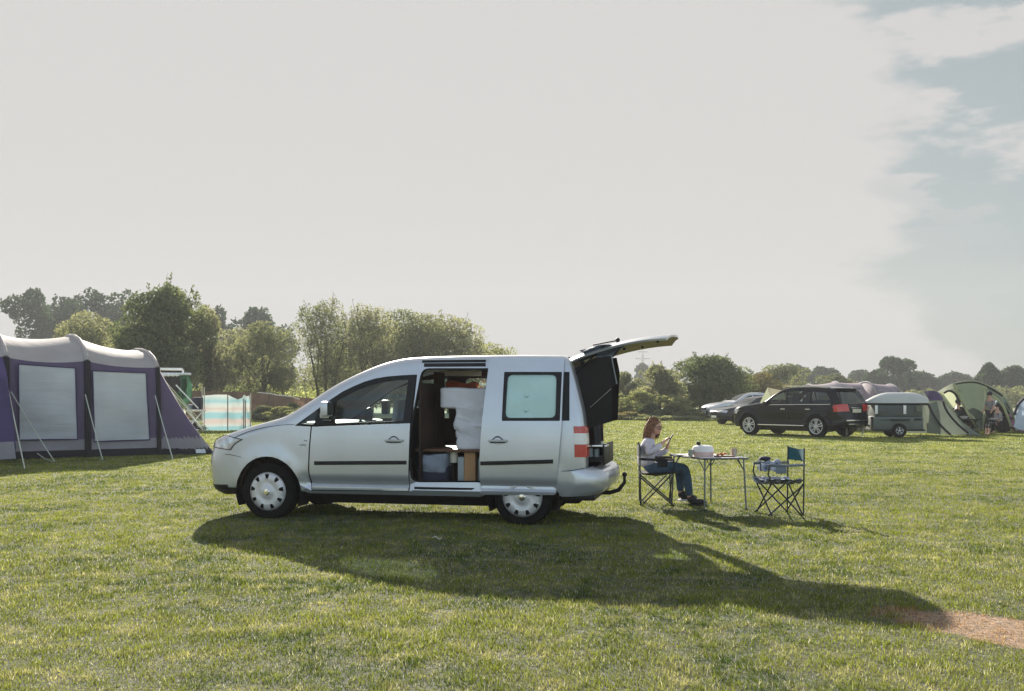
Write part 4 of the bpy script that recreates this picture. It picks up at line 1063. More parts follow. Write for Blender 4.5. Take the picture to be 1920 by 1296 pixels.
# arch sleeves
for i in (1, 2, 3, 4):
    x, hk, ha = arches[i]; p = prof(hk, ha); k = 7
    r = .075 if i < 4 else .055
    MB().tube([(x, y - .02, z) for y, z in p[:k]], [r] * k, 8).build('pole_sleeve', 'tent_black', tent)
    MB().tube([(x, y, z + .01) for y, z in p[k - 1:-k + 1]], .05, 8).build('roof_beam', 'tent_grey', tent)
# windows
def tentwin(pts):
    q = []
    for px, py in pts:
        t = (px - 960) / F; c, s_ = ta.x, ta.y
        L = (t * T0.y - T0.x) / (c - t * s_); Y = T0.y + L * s_
        q.append((L, H - (py - HY) / F * Y))
    return q
for pts in ([(35, 682.5), (142, 690), (145.5, 824), (36, 825)], [(174, 695), (274.5, 699.5), (281, 824.5), (177, 828)]):
    P = tentwin(pts); x0 = P[0][0]; x1 = P[2][0]
    m = MB(); ym = lambda z: .01 + .03 * z / 1.4
    def fm(u, z, d):
        i = 2 if u < 0 else 3; (xa, _, _), (xb, _, _) = arches[i], arches[i + 1]; t = (u - xa) / (xb - xa)
        return (u, .05 * 4 * t * (1 - t) + min(.115, ym(z)) - .035 - d + .008 * sin(z * 7 + u * 3), z)
    panel(m, P, fm, [], .12); wn_ = m.build('window', 'window_film', tent, ang=80)
    MB().tube([fm(u, z, .012) for u, z in densify(P, .4) + [P[0]]], .014, 5, caps=False).build('piping', 'tent_deep_purple', wn_)
# end porch sloping to the ground
x, hk, ha = arches[4]; p = prof(hk, ha); rows = []
NE = 14
for e in range(NE + 1):
    t = e / NE; r = []
    for j, (y, z) in enumerate(p):
        gx = x + 1.50 - .25 * ((y - 2.1) / 2.1) ** 2; gy = y - (.45 if y < 2.1 else -.3) * (1 - abs(j - 11) / 11 * 0)
        if y > .6: gy = y + (y - 2.1) * .05 - .2
        w = .13 * sin(pi * t)
        r.append((x + (gx - x) * t, y + (gy - y) * t, max(0.005, z * (1 - t) - w * z / 2)))
    rows.append(r)
# one seam-following sheet: colour changes by height, so split by cell
ed = {}
sub = []
for e in range(NE):
    for j in range(len(p) - 1):
        for q in range(6):
            a = [Vector(rows[e][j]).lerp(Vector(rows[e][j + 1]), q / 6), Vector(rows[e][j]).lerp(Vector(rows[e][j + 1]), (q + 1) / 6)]
            b = [Vector(rows[e + 1][j]).lerp(Vector(rows[e + 1][j + 1]), q / 6), Vector(rows[e + 1][j]).lerp(Vector(rows[e + 1][j + 1]), (q + 1) / 6)]
            zc = (a[0].z + a[1].z + b[0].z + b[1].z) / 4
            if j < 11: key = 'black' if zc < .15 else ('skirt' if zc < .42 else ('purple' if j < 8 else 'grey'))
            else: key = 'purple'
            ed.setdefault(key, MB()).add([a[0], a[1], b[1], b[0]], [(0, 1, 2, 3)])
for key, mt, nm in (('black', 'tent_black', 'mud_skirt'), ('skirt', 'tent_skirt', 'lower_skirt'), ('purple', 'tent_purple', 'porch_panel'), ('grey', 'tent_purple', 'porch_top')):
    if key in ed: ed[key].build(nm, mt, tent, ang=60, merge=True)
# leaning door flap at the left edge
fl = [at(-60, 690, 21.6), at(4, 668, 21.5), at(13, 700, 21.2), at(30, 838, 20.6), at(27, 862, 20.5), at(-60, 862, 20.5)]
Ri = Matrix.Rotation(-A35, 3, 'Z'); lo = lambda v: Ri @ (v - T0)
MB().add([lo(v) for v in fl], [(0, 1, 2, 3, 4, 5)]).build('door_flap', 'tent_deep_purple', tent)
MB().add([lo(v) for v in (at(-60, 832, 20.45), at(26, 828, 20.45), at(30, 860, 20.4), at(-60, 866, 20.4))], [(0, 1, 2, 3)]).build('flap_skirt', 'tent_skirt', tent)
# rope and pegs
def rope(a, b, parent, r=.012, mt='guy_rope', name='guy_rope'):
    n = 6; pts = [a.lerp(b, k / n) - Vector((0, 0, .03 * sin(pi * k / n))) for k in range(n + 1)]
    return MB().tube(pts, r, 5).build(name, mt, parent)
for (a, ya, b) in (((11, 706), 22.1, (47, 881)), ((21, 735), 22.2, (104, 868)), ((160, 740), 23.0, (193, 864)), ((291, 742), 23.9, (325, 864)), ((70, 850), 22.3, (100, 866))):
    A = at(*a, ya); B = gp(*b); r_ = rope(lo(A), lo(B), tent)
    q = lo(B); MB().tube([q + Vector((0, 0, .03)), q + Vector((0, 0, -.05))], .012, 6).build('peg', 'chrome', tent)
for (a, b) in (((290, 692), (398, 800)), ((293, 698), (392, 806)), ((288, 694), (384, 812))):
    A = at(*a, 25.2); B = gp(b[0], 812); rope(lo(A), lo(Vector((B.x, B.y, 0))), tent, .012)
# pale label strip on the black skirt
lp = [lo(at(px, py, 23.15)) for px, py in ((361, 843), (379, 843), (380, 850.5), (362, 850.5))]
MB().add([v + Vector((0, -.22, .02)) for v in lp], [(0, 1, 2, 3)]).build('skirt_label', 'tent_logo', tent)

# ------------------------------------------------------------------ windbreak
def windbreak_mat():
    m, nt, out = base_mat('windbreak_cloth')
    tcn = N_(nt, 'ShaderNodeTexCoord'); sp = N_(nt, 'ShaderNodeSeparateXYZ'); nt.links.new(tcn.outputs['Object'], sp.inputs[0])
    no = N_(nt, 'ShaderNodeTexNoise'); no.inputs['Scale'].default_value = 2; nt.links.new(tcn.outputs['Object'], no.inputs[0])
    ad = N_(nt, 'ShaderNodeMath', operation='MULTIPLY_ADD'); nt.links.new(no.outputs[0], ad.inputs[0]); ad.inputs[1].default_value = .10; nt.links.new(sp.outputs[2], ad.inputs[2])
    dv = N_(nt, 'ShaderNodeMath', operation='DIVIDE'); nt.links.new(ad.outputs[0], dv.inputs[0]); dv.inputs[1].default_value = 1.52
    r = N_(nt, 'ShaderNodeValToRGB'); r.color_ramp.interpolation = 'LINEAR'; e = r.color_ramp.elements
    bl = (.19, .34, .38, 1); ow = (.38, .41, .40, 1); orr = (.38, .33, .31, 1); wh = (.36, .41, .41, 1)
    st = [(0, bl), (.13, bl), (.18, wh), (.27, orr), (.33, orr), (.40, bl), (.50, bl), (.56, ow), (.64, orr), (.69, ow), (.76, wh), (.84, bl), (1.0, ow)]
    e[0].position, e[0].color = st[0]; e[1].position, e[1].color = st[-1]
    for p_, c_ in st[1:-1]: x = e.new(p_); x.color = c_
    nt.links.new(dv.outputs[0], r.inputs[0])
    d = N_(nt, 'ShaderNodeBsdfDiffuse'); t = N_(nt, 'ShaderNodeBsdfTranslucent'); mx = N_(nt, 'ShaderNodeMixShader'); mx.inputs[0].default_value = .42
    nt.links.new(r.outputs[0], d.inputs[0]); nt.links.new(r.outputs[0], t.inputs[0]); nt.links.new(d.outputs[0], mx.inputs[1]); nt.links.new(t.outputs[0], mx.inputs[2]); nt.links.new(mx.outputs[0], out.inputs[0])
windbreak_mat()
mat('pale_pole', (0.55, 0.50, 0.42), .7)
wb = thing('windbreak', 'striped turquoise, cream and orange windbreak on poles behind the tent', 'windbreak')
WY = 41.5
tops = [(379, 743), (390, 742), (405, 741), (416, 741), (427, 741), (437, 745), (446, 750), (452, 747), (457, 741), (461, 744), (466, 743), (470, 742)]
rows = []
for k in range(9):
    rows.append([])
    for i, (px, py) in enumerate(tops):
        p = at(px, py, WY + (0 if px < 428 else (px - 428) * .02)); z = p.z * (1 - k / 8) + .02
        rows[-1].append((p.x + .03 * sin(k * 1.3 + i), p.y + .10 * sin(i * 2.1 + k * .5), z))
MB().grid(rows).build('striped_cloth', 'windbreak_cloth', wb, ang=80)
for px, ty, Y, h in ((379, 724, 41.45, 1), (383, 726, 41.5, 1), (427, 738, 41.35, 1), (457, 748, 42.0, 1), (460, 751, 41.9, 1), (470, 738, 42.5, 1)):
    p = at(px, ty, Y); MB().tube([(p.x, p.y, -.05), (p.x, p.y, p.z)], .022, 6).build('pole', 'pale_pole' if px < 400 or px > 465 else 'weathered_wood', wb)
# ------------------------------------------------------------------ camp kitchen behind the tent
KY = 42.0
mat('green_cloth', (0.045, 0.12, 0.07), .8, 0, .25, 3, bump=.4, bscale=4, trans=.3)
mat('dark_teal_cloth', (0.010, 0.055, 0.055), .8, 0, .2, 3)
kg = thing('gazebo_frame', 'small flat-topped camp shelter with dark back wall behind the purple tent end', 'shelter')
a, b = at(285, 692, KY), at(342, 692.5, KY)
MB().tube([a, b], .055).build('roof_pole', 'white_enamel', kg)
a, b = at(300, 701, KY - .3), at(358, 701.5, KY - .3)
MB().tube([a, b], .05).build('roof_pole', 'white_enamel', kg)
for px in (296, 343): p = at(px, 693, KY - .2); MB().tube([(p.x, p.y, 0), tuple(p)], .045).build('upright', 'white_enamel', kg)
m = MB(); P = [at(288, 694, KY + .5), at(344, 694, KY + .5)]
m.grid([[(P[0].x + (P[1].x - P[0].x) * k / 8, KY + .6 + .06 * sin(k * 2), P[0].z * (1 - r / 4) + .9 * r / 4) for k in range(9)] for r in range(5)]); m.build('back_wall', 'tent_black', kg)
for k in range(4):
    p = at(308 + k * 8, 704, KY - .4); MB().lathe([(.001, .1), (.09, .08), (.10, -.02), (.001, -.06)], 10, Matrix.Translation(p)).build('hanging_mug', 'white_enamel', kg)
gc = thing('green_tarp', 'green and dark teal cloth draped over the camp shelter corner', 'tarp')
m = MB(); rows = []
for r in range(12):
    z = lambda py: H - (py - HY) / F * KY
    py = 704 + r * 6.2; l = 345 - 22 * sst(3, 9, r) ; rr_ = 359 + 9 * sin(r / 11 * pi) - 10 * sst(7, 11, r)
    rows.append([((l + (rr_ - l) * k / 8 - 960) / F * KY, KY - .5 + .12 * sin(k * 1.7 + r * .4), z(py)) for k in range(9)])
m.grid(rows); m.build('green_drape', 'green_cloth', gc, ang=80)
m = MB(); m.grid([[((346 + (354 - 346) * k / 3 - 960) / F * (KY - .1), KY - .2 + .05 * sin(k * 2), H - (704 + r * 9 - HY) / F * KY) for k in range(4)] for r in range(5)]); m.build('teal_drape', 'dark_teal_cloth', gc)
ks = thing('folding_stand', 'white folding camp kitchen stand with crossed legs left of the striped windbreak', 'stand')
def seg(parent, p, q, Y, Y2=None, r=.028, nm='strut', mt='white_enamel'):
    a, b = at(*p, Y), at(*q, Y2 or Y); a.z = max(a.z, 0.01); b.z = max(b.z, .01); MB().tube([a, b], r, 6).build(nm, mt, parent)
for p, q, Y in (((348, 771), (382, 771), 41.2), ((352, 771), (380, 804), 41.2), ((380, 771), (352, 804), 41.3), ((353, 790), (380, 790), 41.1), ((330, 722), (372, 766), 41.0), ((322, 735), (360, 775), 41.1), ((345, 806), (384, 806), 41.3)):
    seg(ks, p, q, Y)
p0 = at(366, 769.5, 41.3); MB().box(p0, (.75, .5, .03), bev=.01).build('worktop', 'white_enamel', ks)
cb_ = thing('camp_bag', 'dark bag and pans heaped on the grass under the white folding stand', 'bag', gp(362, 808))
m = MB(); 
for x, y, z, r in ((-.35, 0, .13, (.28, .2, .14)), (.05, .1, .12, (.3, .22, .13)), (.38, -.05, .10, (.2, .2, .11)), (.0, 0, .30, (.18, .15, .12))): m.ball((x, y, z), r, 12)
m.build('bag_heap', 'tent_black', cb_)
nb = thing('navy_box', 'navy and grey box standing on the white folding stand', 'box', tuple(at(370, 769, 41.3)))
m = MB(); m.box((.02, 0, .28), (.35, .35, .5), bev=.04); m.build('box_body', 'navy_cloth', nb); m = MB(); m.box((-.30, 0, .12), (.25, .3, .22), bev=.05); m.build('grey_cover', 'blue_grey_cloth', nb)
cp = thing('camper', 'person', 'x') if False else None
# ------------------------------------------------------------------ the parked cars on the right
def simple_car(name, label, loc, rz, pairs, V, wheels, R, rimR, paint, windows, n=4, wkind='twin', gl='car_glass', wb_rows=None, rear_rows=None, frame='black_plastic', cr=.02, sill=.30, xr=None):
    car = thing(name, label, 'car', loc, rz)
    c = Car(pairs, V, cr, n, 5, 5)
    x_f, x_r = wheels; N = n
    B = list(c.B)
    out_ = B + arch(x_r, R, R * 1.16, 5, 175) + arch(x_f, R, R * 1.16, 5, 175)
    m = MB()
    def skip(i, j):
        return any(a <= i < b and j >= 5 for a, b in (wb_rows, rear_rows) if a is not None)
    c.strip(m, 0, len(c.rows) - 1, skip=skip)
    allw = [w for w in windows]
    for sg in (-1, 1): panel(m, out_, c.side(sg), allw, .12)
    m.box(((x_f + x_r) / 2, 0, sill - .05), (x_r - x_f + .3, 1.5, .10))
    m.build('body', paint, car, ang=30, merge=True)
    m = MB()
    for wx in wheels:
        for sg in (-1, 1): wheel_well(m, wx, R, R * 1.15, sg * (V(wx, .6) - .02), sg * .5)
    m.box(((x_f + x_r) / 2, 0, .34), (x_r - x_f, 1.3, .14)); m.box((x_r + .5, 0, .42), (.55, 1.2, .16)); m.build('underbody', 'black_plastic', car)
    for w in windows:
        for sg in (-1, 1): panel(g := MB(), w, lambda u, z, d, sg=sg: (u, sg * (V(u, z) - .012), z), [], .15); g.build('window', gl, car)
    if wb_rows[0] is not None: c.strip(g := MB(), wb_rows[0], wb_rows[1], j0=5, off=-.004); g.build('windscreen', gl, car)
    if rear_rows[0] is not None: c.strip(g := MB(), rear_rows[0], rear_rows[1], j0=5, off=-.004); g.build('rear_window', gl, car)
    for wx in wheels:
        for sg in (-1, 1): make_wheel(car, wx, sg * (V(wx, .5) - .01), R, R, rimR, wkind, sg, .24)
    return car, c
def suvV(u, z):
    v = .945
    if z > 1.08: v -= .22 * ((z - 1.08) / .7) ** 1.2
    if z < .5: v -= .06 * ((.5 - z) / .25) ** 2
    v -= .018 * math.exp(-((z - .62) / .07) ** 2)
    if u < -.1: v -= .10 * ((-.1 - u) / .75) ** 2
    if u > 3.2: v -= .08 * ((u - 3.2) / .7) ** 2
    for wu in (0, 2.92): v += .03 * math.exp(-((math.hypot(u - wu, z - .38) - .46) / .07) ** 2)
    return v
sp_ = [(-.80, .30, -.55, .32, .35), (-.90, .42, -.60, .42, .38), (-.92, .62, -.60, .60, .38), (-.90, .82, -.58, .78, .36), (-.80, .97, -.50, .90, .30), (-.55, 1.06, -.30, .98, .22),
       (-.10, 1.13, .05, 1.04, .18), (.30, 1.18, .42, 1.08, .16), (.62, 1.24, .72, 1.14, .15), (1.05, 1.52, 1.10, 1.44, .14), (1.42, 1.70, 1.44, 1.62, .14), (1.9, 1.76, 1.9, 1.68, .13),
       (2.7, 1.765, 2.7, 1.685, .13), (3.35, 1.72, 3.3, 1.64, .13), (3.52, 1.65, 3.42, 1.58, .12), (3.72, 1.34, 3.60, 1.30, .14), (3.84, 1.10, 3.68, 1.08, .2), (3.88, .85, 3.70, .84, .24), (3.92, .62, 3.68, .60, .28), (3.90, .45, 3.62, .45, .28), (3.78, .34, 3.5, .36, .2)]
sw = [rounded([(.78, 1.13), (1.14, 1.44), (1.50, 1.60), (1.62, 1.61), (1.62, 1.12)], .03), rounded([(1.68, 1.12), (1.68, 1.62), (2.60, 1.61), (2.66, 1.14)], .03), rounded([(2.74, 1.15), (2.70, 1.60), (3.25, 1.56), (3.50, 1.28), (3.50, 1.18)], .04)]
fw = Vector((8.80, 37.0, 0)); rw = Vector((10.66, 34.6, 0))
rz = atan2(rw.y - fw.y, rw.x - fw.x)
loc = fw + Matrix.Rotation(rz, 3, 'Z') @ Vector((0, .93, 0))
suv, sc = simple_car('estate_car', 'large black off-road estate car hitched to the small grey trailer', loc, rz, sp_, suvV, (0, 2.92), .38, .275, 'black_paint', sw, 4, 'twin', 'car_glass', (8 * 4 + 1, 10 * 4 + 1), (14 * 4 + 1, 15 * 4 + 3))
for sg in (-1, 1):
    rows = [(sc.row(i, .012) if sg < 0 else sc.row(i, .012)[::-1])[0:8] for i in range(15 * 4 + 3, 17 * 4)]
    rows = [[(r[0][0] - .20, r[0][1], r[0][2] - .02)] + r for r in rows]
    MB().grid(rows).build('tail_light', 'red_lens', suv)
    m = MB(); m.tube([(1.3, sg * .62, 1.74), (1.5, sg * .66, 1.79), (3.1, sg * .66, 1.79), (3.3, sg * .64, 1.74)], .018); m.build('roof_rail', 'chrome', suv)
    m = MB(); m.box((.85, sg * 1.05, 1.17), (.12, .20, .15), bev=.04); m.build('wing_mirror', 'black_paint', suv)
    m = MB(); m.box((1.46, sg * (suvV(1.46, .5) + .03), .40), (2.0, .06, .035), bev=.01); m.build('side_step', 'chrome', suv)
    rows = [(sc.row(i, .010) if sg < 0 else sc.row(i, .010)[::-1])[0:7] for i in range(3 * 4, 4 * 4 + 2)]
    MB().grid(rows).build('headlight', 'headlamp', suv)
m = MB(); m.box((3.925, 0, .93), (.02, .50, .13), bev=.004); m.build('number_plate', 'cream_plastic', suv)
m = MB(); m.box((3.93, 0, 1.035), (.03, .7, .022), bev=.006); m.build('chrome_strip', 'chrome', suv)
m = MB(); m.box((3.95, 0, .60), (.03, 1.3, .05), bev=.012); m.box((3.94, 0, .47), (.03, 1.0, .03), bev=.01); m.build('bumper_trim', 'chrome', suv)
m = MB(); m.box((3.50, 0, 1.70), (.30, 1.25, .03), bev=.012); m.build('roof_spoiler', 'black_paint', suv)
for sg in (-1, 1):
    m = MB(); m.tube([(u, sg * (suvV(u, 1.12) + .006), 1.115 + .01 * u) for u in [.8 + .27 * k for k in range(11)]], .013, 5); m.build('belt_trim', 'chrome', suv)
    m = MB()
    for u in (1.70, 2.72): m.tube([(u, sg * (suvV(u, z) + .002), z) for z in (.45, .8, 1.1)], .006, 4)
    m.build('shut_line', 'dark_void', suv)
    for u in (1.55, 2.60):
        m = MB(); m.box((u, sg * (suvV(u, .98) + .02), .98), (.20, .03, .03), bev=.01); m.build('door_handle', 'chrome', suv)
for sy in (-.4, .4):
    m = MB(); m.box((1.35, sy, .85), (.5, .5, .5), bev=.08); m.box((1.62, sy, 1.15), (.14, .48, .55), bev=.06); m.box((1.68, sy, 1.48), (.10, .26, .16), bev=.04); m.build('seat', 'seat_cloth', suv)
m = MB(); m.box((2.6, 0, .95), (.16, 1.3, .7), bev=.08); m.box((.95, 0, 1.0), (.3, 1.5, .2), bev=.06); m.box((1.9, 0, .55), (2.9, 1.6, .1)); m.build('cabin', 'seat_cloth', suv)
m = MB(); m.tube([(3.8, 0, .38), (4.10, 0, .38), (4.12, 0, .46)], .03); m.build('tow_bar', 'black_plastic', suv)
def carV(u, z):
    v = .89
    if z > .92: v -= .26 * ((z - .92) / .5) ** 1.2
    if z < .45: v -= .06 * ((.45 - z) / .25) ** 2
    if u < .0: v -= .14 * ((-u) / .75) ** 2
    if u > 3.0: v -= .12 * ((u - 3.0) / .7) ** 2
    for wu in (0, 2.75): v += .02 * math.exp(-((math.hypot(u - wu, z - .32) - .39) / .06) ** 2)
    return v
cp_ = [(-.76, .22, -.50, .24, .4), (-.88, .35, -.55, .35, .42), (-.90, .52, -.55, .50, .42), (-.84, .66, -.52, .62, .38), (-.66, .76, -.40, .70, .28), (-.30, .86, -.15, .78, .18), (.15, .93, .25, .84, .15), (.52, .98, .60, .89, .14),
       (.95, 1.20, 1.0, 1.13, .13), (1.35, 1.38, 1.38, 1.31, .12), (1.9, 1.44, 1.9, 1.37, .12), (2.5, 1.42, 2.5, 1.35, .12), (3.0, 1.28, 2.95, 1.22, .12), (3.42, 1.06, 3.32, 1.0, .14), (3.68, 1.0, 3.5, .92, .2), (3.78, .80, 3.55, .78, .3), (3.80, .50, 3.52, .50, .3), (3.65, .28, 3.4, .30, .2)]
cw = [rounded([(.70, .93), (1.05, 1.13), (1.42, 1.29), (1.62, 1.31), (1.66, .92)], .03), rounded([(1.72, .92), (1.70, 1.32), (2.45, 1.30), (2.98, 1.08), (2.95, .95)], .03)]
def place_car(px, py, ang, label, paint, name='saloon_car'):
    g = gp(px, py); rz = radians(ang)
    loc = g + Matrix.Rotation(rz, 3, 'Z') @ Vector((.75, .5, 0))
    car, c = simple_car(name, label, loc, rz, cp_, carV, (0, 2.75), .32, .23, paint, cw, 4, 'five', 'car_glass', (7 * 4 + 1, 9 * 4 + 2), (12 * 4, 13 * 4))
    for sg in (-1, 1):
        rows = [(c.row(i, .010) if sg < 0 else c.row(i, .010)[::-1])[1:8] for i in range(2 * 4 + 3, 4 * 4)]
        MB().grid(rows).build('headlight', 'headlamp', car)
        m = MB(); m.box((.78, sg * .98, .98), (.11, .18, .13), bev=.04); m.build('wing_mirror', paint, car)
    m = MB(); m.box((-.90, 0, .40), (.03, 1.0, .16), bev=.03); m.box((-.90, 0, .60), (.03, .55, .10), bev=.02); m.build('front_grille', 'black_plastic', car)
    m = MB(); m.box((-.925, 0, .40), (.01, .5, .11)); m.build('number_plate', 'white_enamel', car)
    return car
place_car(1353, 796, 18, 'dark blue saloon car parked behind the nose of the black estate car', 'navy_paint')
silver = place_car(1334, 788.0, 14, 'silver saloon car parked furthest back, its nose showing past the dark blue one', 'silver_paint')
silver.scale = (1.12, 1.12, 1.16)
# third dark car roof behind with its boot open
g = gp(1380, 790)
bk = place_car(1400, 788, 10, 'black car mostly hidden behind the silver and blue cars, only its roof showing', 'black_paint', 'hidden_car')
# ------------------------------------------------------------------ trailer
tr_loc = gp(1690, 821); tr_loc = Vector((tr_loc.x, tr_loc.y + .55, 0))
mat('olive_canvas', (0.155, 0.18, 0.145), .8, 0, .07, 2, bump=.3, bscale=3, trans=.25)
mat('trailer_grey', (0.085, 0.105, 0.10), .5, .1, .1, 5)
mat('trailer_dark', (0.040, 0.055, 0.055), .5, 0, .2, 5)
mat('roofbox_pale', (0.46, 0.475, 0.47), .35, 0, .04, 3, coat=.3)
tr = thing('camping_trailer', 'small grey-green camping trailer parked behind the black estate car', 'trailer', tr_loc, radians(-6))
def tz(py): return H - (py - HY) / F * tr_loc.y
k_ = tr_loc.y / F
x0, x1 = (1648 - 1694) * k_, (1738 - 1694) * k_
m = MB(); m.box(((x0 + x1) / 2, .1, (tz(805) + tz(781)) / 2), (x1 - x0, 1.15, tz(781) - tz(805)), bev=.04); m.build('lower_body', 'trailer_grey', tr)
m = MB(); m.box(((x0 + x1) / 2 + .03, .1, (tz(781) + tz(760)) / 2), (x1 - x0 - .10, 1.08, tz(760) - tz(781)), bev=.03); m.build('upper_cover', 'trailer_dark', tr)
for a, b in ((1651, 1656), (1702, 1707)):
    m = MB(); m.box((((a + b) / 2 - 1694) * k_, -.465, (tz(776) + tz(760)) / 2), ((b - a) * k_, .02, tz(760) - tz(776)), bev=.006); m.build('latch_strap', 'white_enamel', tr)
m = MB(); m.box(((1684 - 1694) * k_, -.485, tz(787)), (.90, .02, .06), bev=.01); m.build('side_slot', 'trailer_dark', tr)
m = MB(); m.box(((1730 - 1694) * k_, -.49, (tz(760) + tz(772)) / 2), (.22, .03, .22), bev=.03); m.build('window_hatch', 'olive_canvas', tr)
m = MB(); m.box(((1728 - 1694) * k_, -.49, tz(786)), (.24, .03, .07), bev=.01); m.build('hatch', 'tent_black', tr)
m = MB(); m.box((0, .1, tz(806)), (x1 - x0 + .05, 1.2, .06)); m.tube([(x0, .1, .40), (x0 - .55, .25, .42), (x0 - .95, .35, .42)], .035); m.build('chassis', 'black_plastic', tr)
m = MB(); m.box((.02, -.52, .62), (.62, .22, .05), bev=.02); m.build('mudguard', 'black_plastic', tr)
for sg in (-1, 1): make_wheel(tr, 0.0, .1 + sg * .66, .245, .245, .13, 'five', sg, .14)
m = MB(); m.tube([(x0 - .30, -.1, .05), (x0 - .05, -.1, 1.1)], .025); m.tube([(x0 - .75, .2, .06), (x0 - .75, .2, .45)], .03); m.build('jockey_leg', 'pale_pole', tr)
m = MB(); m.box((x0 + .1, -.1, 1.14), (.03, .03, .20)); m.box((x1 - .2, -.1, 1.14), (.03, .03, .2)); m.build('rack_post', 'black_plastic', tr)
rb = thing('roof_box', 'pale streamlined roof box mounted on top of the small trailer', 'roof box', tr_loc, radians(-6))
m = MB(); L0, L1 = (1634 - 1692) * k_, (1748 - 1692) * k_; rows = []
zb = tz(757) ; zt = tz(737)
for i in range(17):
    t = i / 16; x = L0 + (L1 - L0) * t
    ht = (zt - zb) * (sin(min(1, t / .42) * pi / 2) ** .9 * (1 - .45 * max(0, (t - .75) / .25) ** 2)); w = .42 * (sin(min(1, (t + .02) / .45) * pi / 2)) ** .7 * (1 - .15 * max(0, (t - .85) / .15))
    rows.append([(x, .1 + w * cos(a) * (1 if abs(cos(a)) > 0 else 1), zb + .02 + max(.01, ht) * max(0, sin(a)) ** .55) for a in [pi * k / 12 for k in range(13)]])
m.grid(rows); m.add([rows[-1][k] for k in range(13)], [tuple(range(13))]); m.build('lid', 'roofbox_pale', rb, ang=50)
m = MB(); m.grid([[(r[0][0], .1 + (r[0][1] - .1) * f, zb + dz) for f, dz in ((1.0, .025), (.97, -.03), (.6, -.06), (-.6, -.06), (-.97, -.03), (-1, .025))] for r in rows]); m.build('base_tray_shadow', 'black_plastic', rb)  # tray of the box; its black also stands for the shadow line below
# ------------------------------------------------------------------ tents on the right
mat('lime_trim', (0.38, 0.41, 0.28), .8, 0, .05, 3, trans=.4)
mat('leaf_canvas', (0.095, 0.122, 0.088), .8, 0, .07, 2, trans=.35)
mat('mauve_roof', (0.38, 0.32, 0.36), .8, 0, .15, 3, trans=.3)
mat('violet_canvas', (0.055, 0.035, 0.095), .8, 0, .1, 3, trans=.15)
mat('beige_canvas', (0.30, 0.28, 0.20), .8, 0, .08, 3, trans=.25)
def loft(name, mt, parent, top, bot, Y0, Y1, n=10, bulge=.25, smooth=4, m2=None):
    """fabric between an upper and a lower curve of photo points; Y0/Y1 depth of the curves"""
    T = catmull([tuple(at(px, py, Y0)) for px, py in top], smooth); B_ = catmull([tuple(at(px, py, Y1)) for px, py in bot], smooth)
    k = min(len(T), len(B_)); T = [T[round(i * (len(T) - 1) / (k - 1))] for i in range(k)]; B_ = [B_[round(i * (len(B_) - 1) / (k - 1))] for i in range(k)]
    rows = []
    for r in range(n + 1):
        t = r / n; rows.append([tuple(T[i] * (1 - t) + B_[i] * t + np.array((0, -bulge * sin(pi * t) , .0))) for i in range(k)])
    for r in rows:
        for i, p in enumerate(r): r[i] = (p[0], p[1], max(.0, p[2]))
    return MB().grid(rows).build(name, mt, parent, ang=70)
def tunnel(name, label, p0, p1, depth, hk, ribs, mats_, sg=1):
    """tunnel tent: near foot line from p0 to p1, going back by depth; ribs: (t, height)"""
    t_ = thing(name, label, 'tent', p0); d = (p1 - p0); bdir = Vector((-d.y, d.x, 0)).normalized() * depth
    rows = []
    for i in range(len(ribs) - 1):
        (ta_, ha), (tb_, hb) = ribs[i], ribs[i + 1]
        for k in range(6):
            t = k / 6; s = 4 * t * (1 - t) * .02; h = ha + (hb - ha) * t - s * max(ha, hb); o = d * (ta_ + (tb_ - ta_) * t)
            rows.append([tuple(o + bdir * (.5 - .5 * cos(a)) + Vector((0, 0, max(0, h) * sin(a) ** .62))) for a in [pi * q / 18 for q in range(19)]])
    ta_, ha = ribs[-1]; rows.append([tuple(d * ta_ + bdir * (.5 - .5 * cos(a)) + Vector((0, 0, ha * sin(a) ** .62))) for a in [pi * q / 18 for q in range(19)]])
    MB().grid([r[0:5] for r in rows]).build('side_wall', mats_[0], t_, ang=60)
    MB().grid([r[4:] for r in rows]).build('roof', mats_[1], t_, ang=60)
    for ta_, ha in ribs:
        if ha > .3: MB().tube([tuple(d * ta_ + bdir * (.5 - .5 * cos(a)) + Vector((0, -.02, (ha + .01) * sin(a) ** .62))) for a in [pi * q / 18 for q in range(1, 18)]], .035, 6).build('pole_sleeve', mats_[2], t_)
    return t_
tunnel('tunnel_tent', 'beige tunnel tent with pink-striped roof behind the rear of the black estate car', gp(1572, 812) + Vector((0, 3.4, 0)), gp(1748, 812) + Vector((0, 3.6, 0)), 3.0, 1.7, [(0, 1.0), (.1, 1.95), (.42, 2.08), (.75, 2.04), (1.0, 1.7)], ('beige_canvas', 'mauve_roof', 'tent_skirt'))
tunnel('tunnel_tent', 'mauve tunnel tent behind the trailer, its roof showing above the pale roof box', gp(1662, 811) + Vector((0, 2.2, 0)), gp(1790, 811) + Vector((0, 2.4, 0)), 3.0, 1.7, [(0, 1.0), (.22, 2.06), (.62, 1.95), (1.0, .9)], ('beige_canvas', 'mauve_roof', 'tent_skirt'))
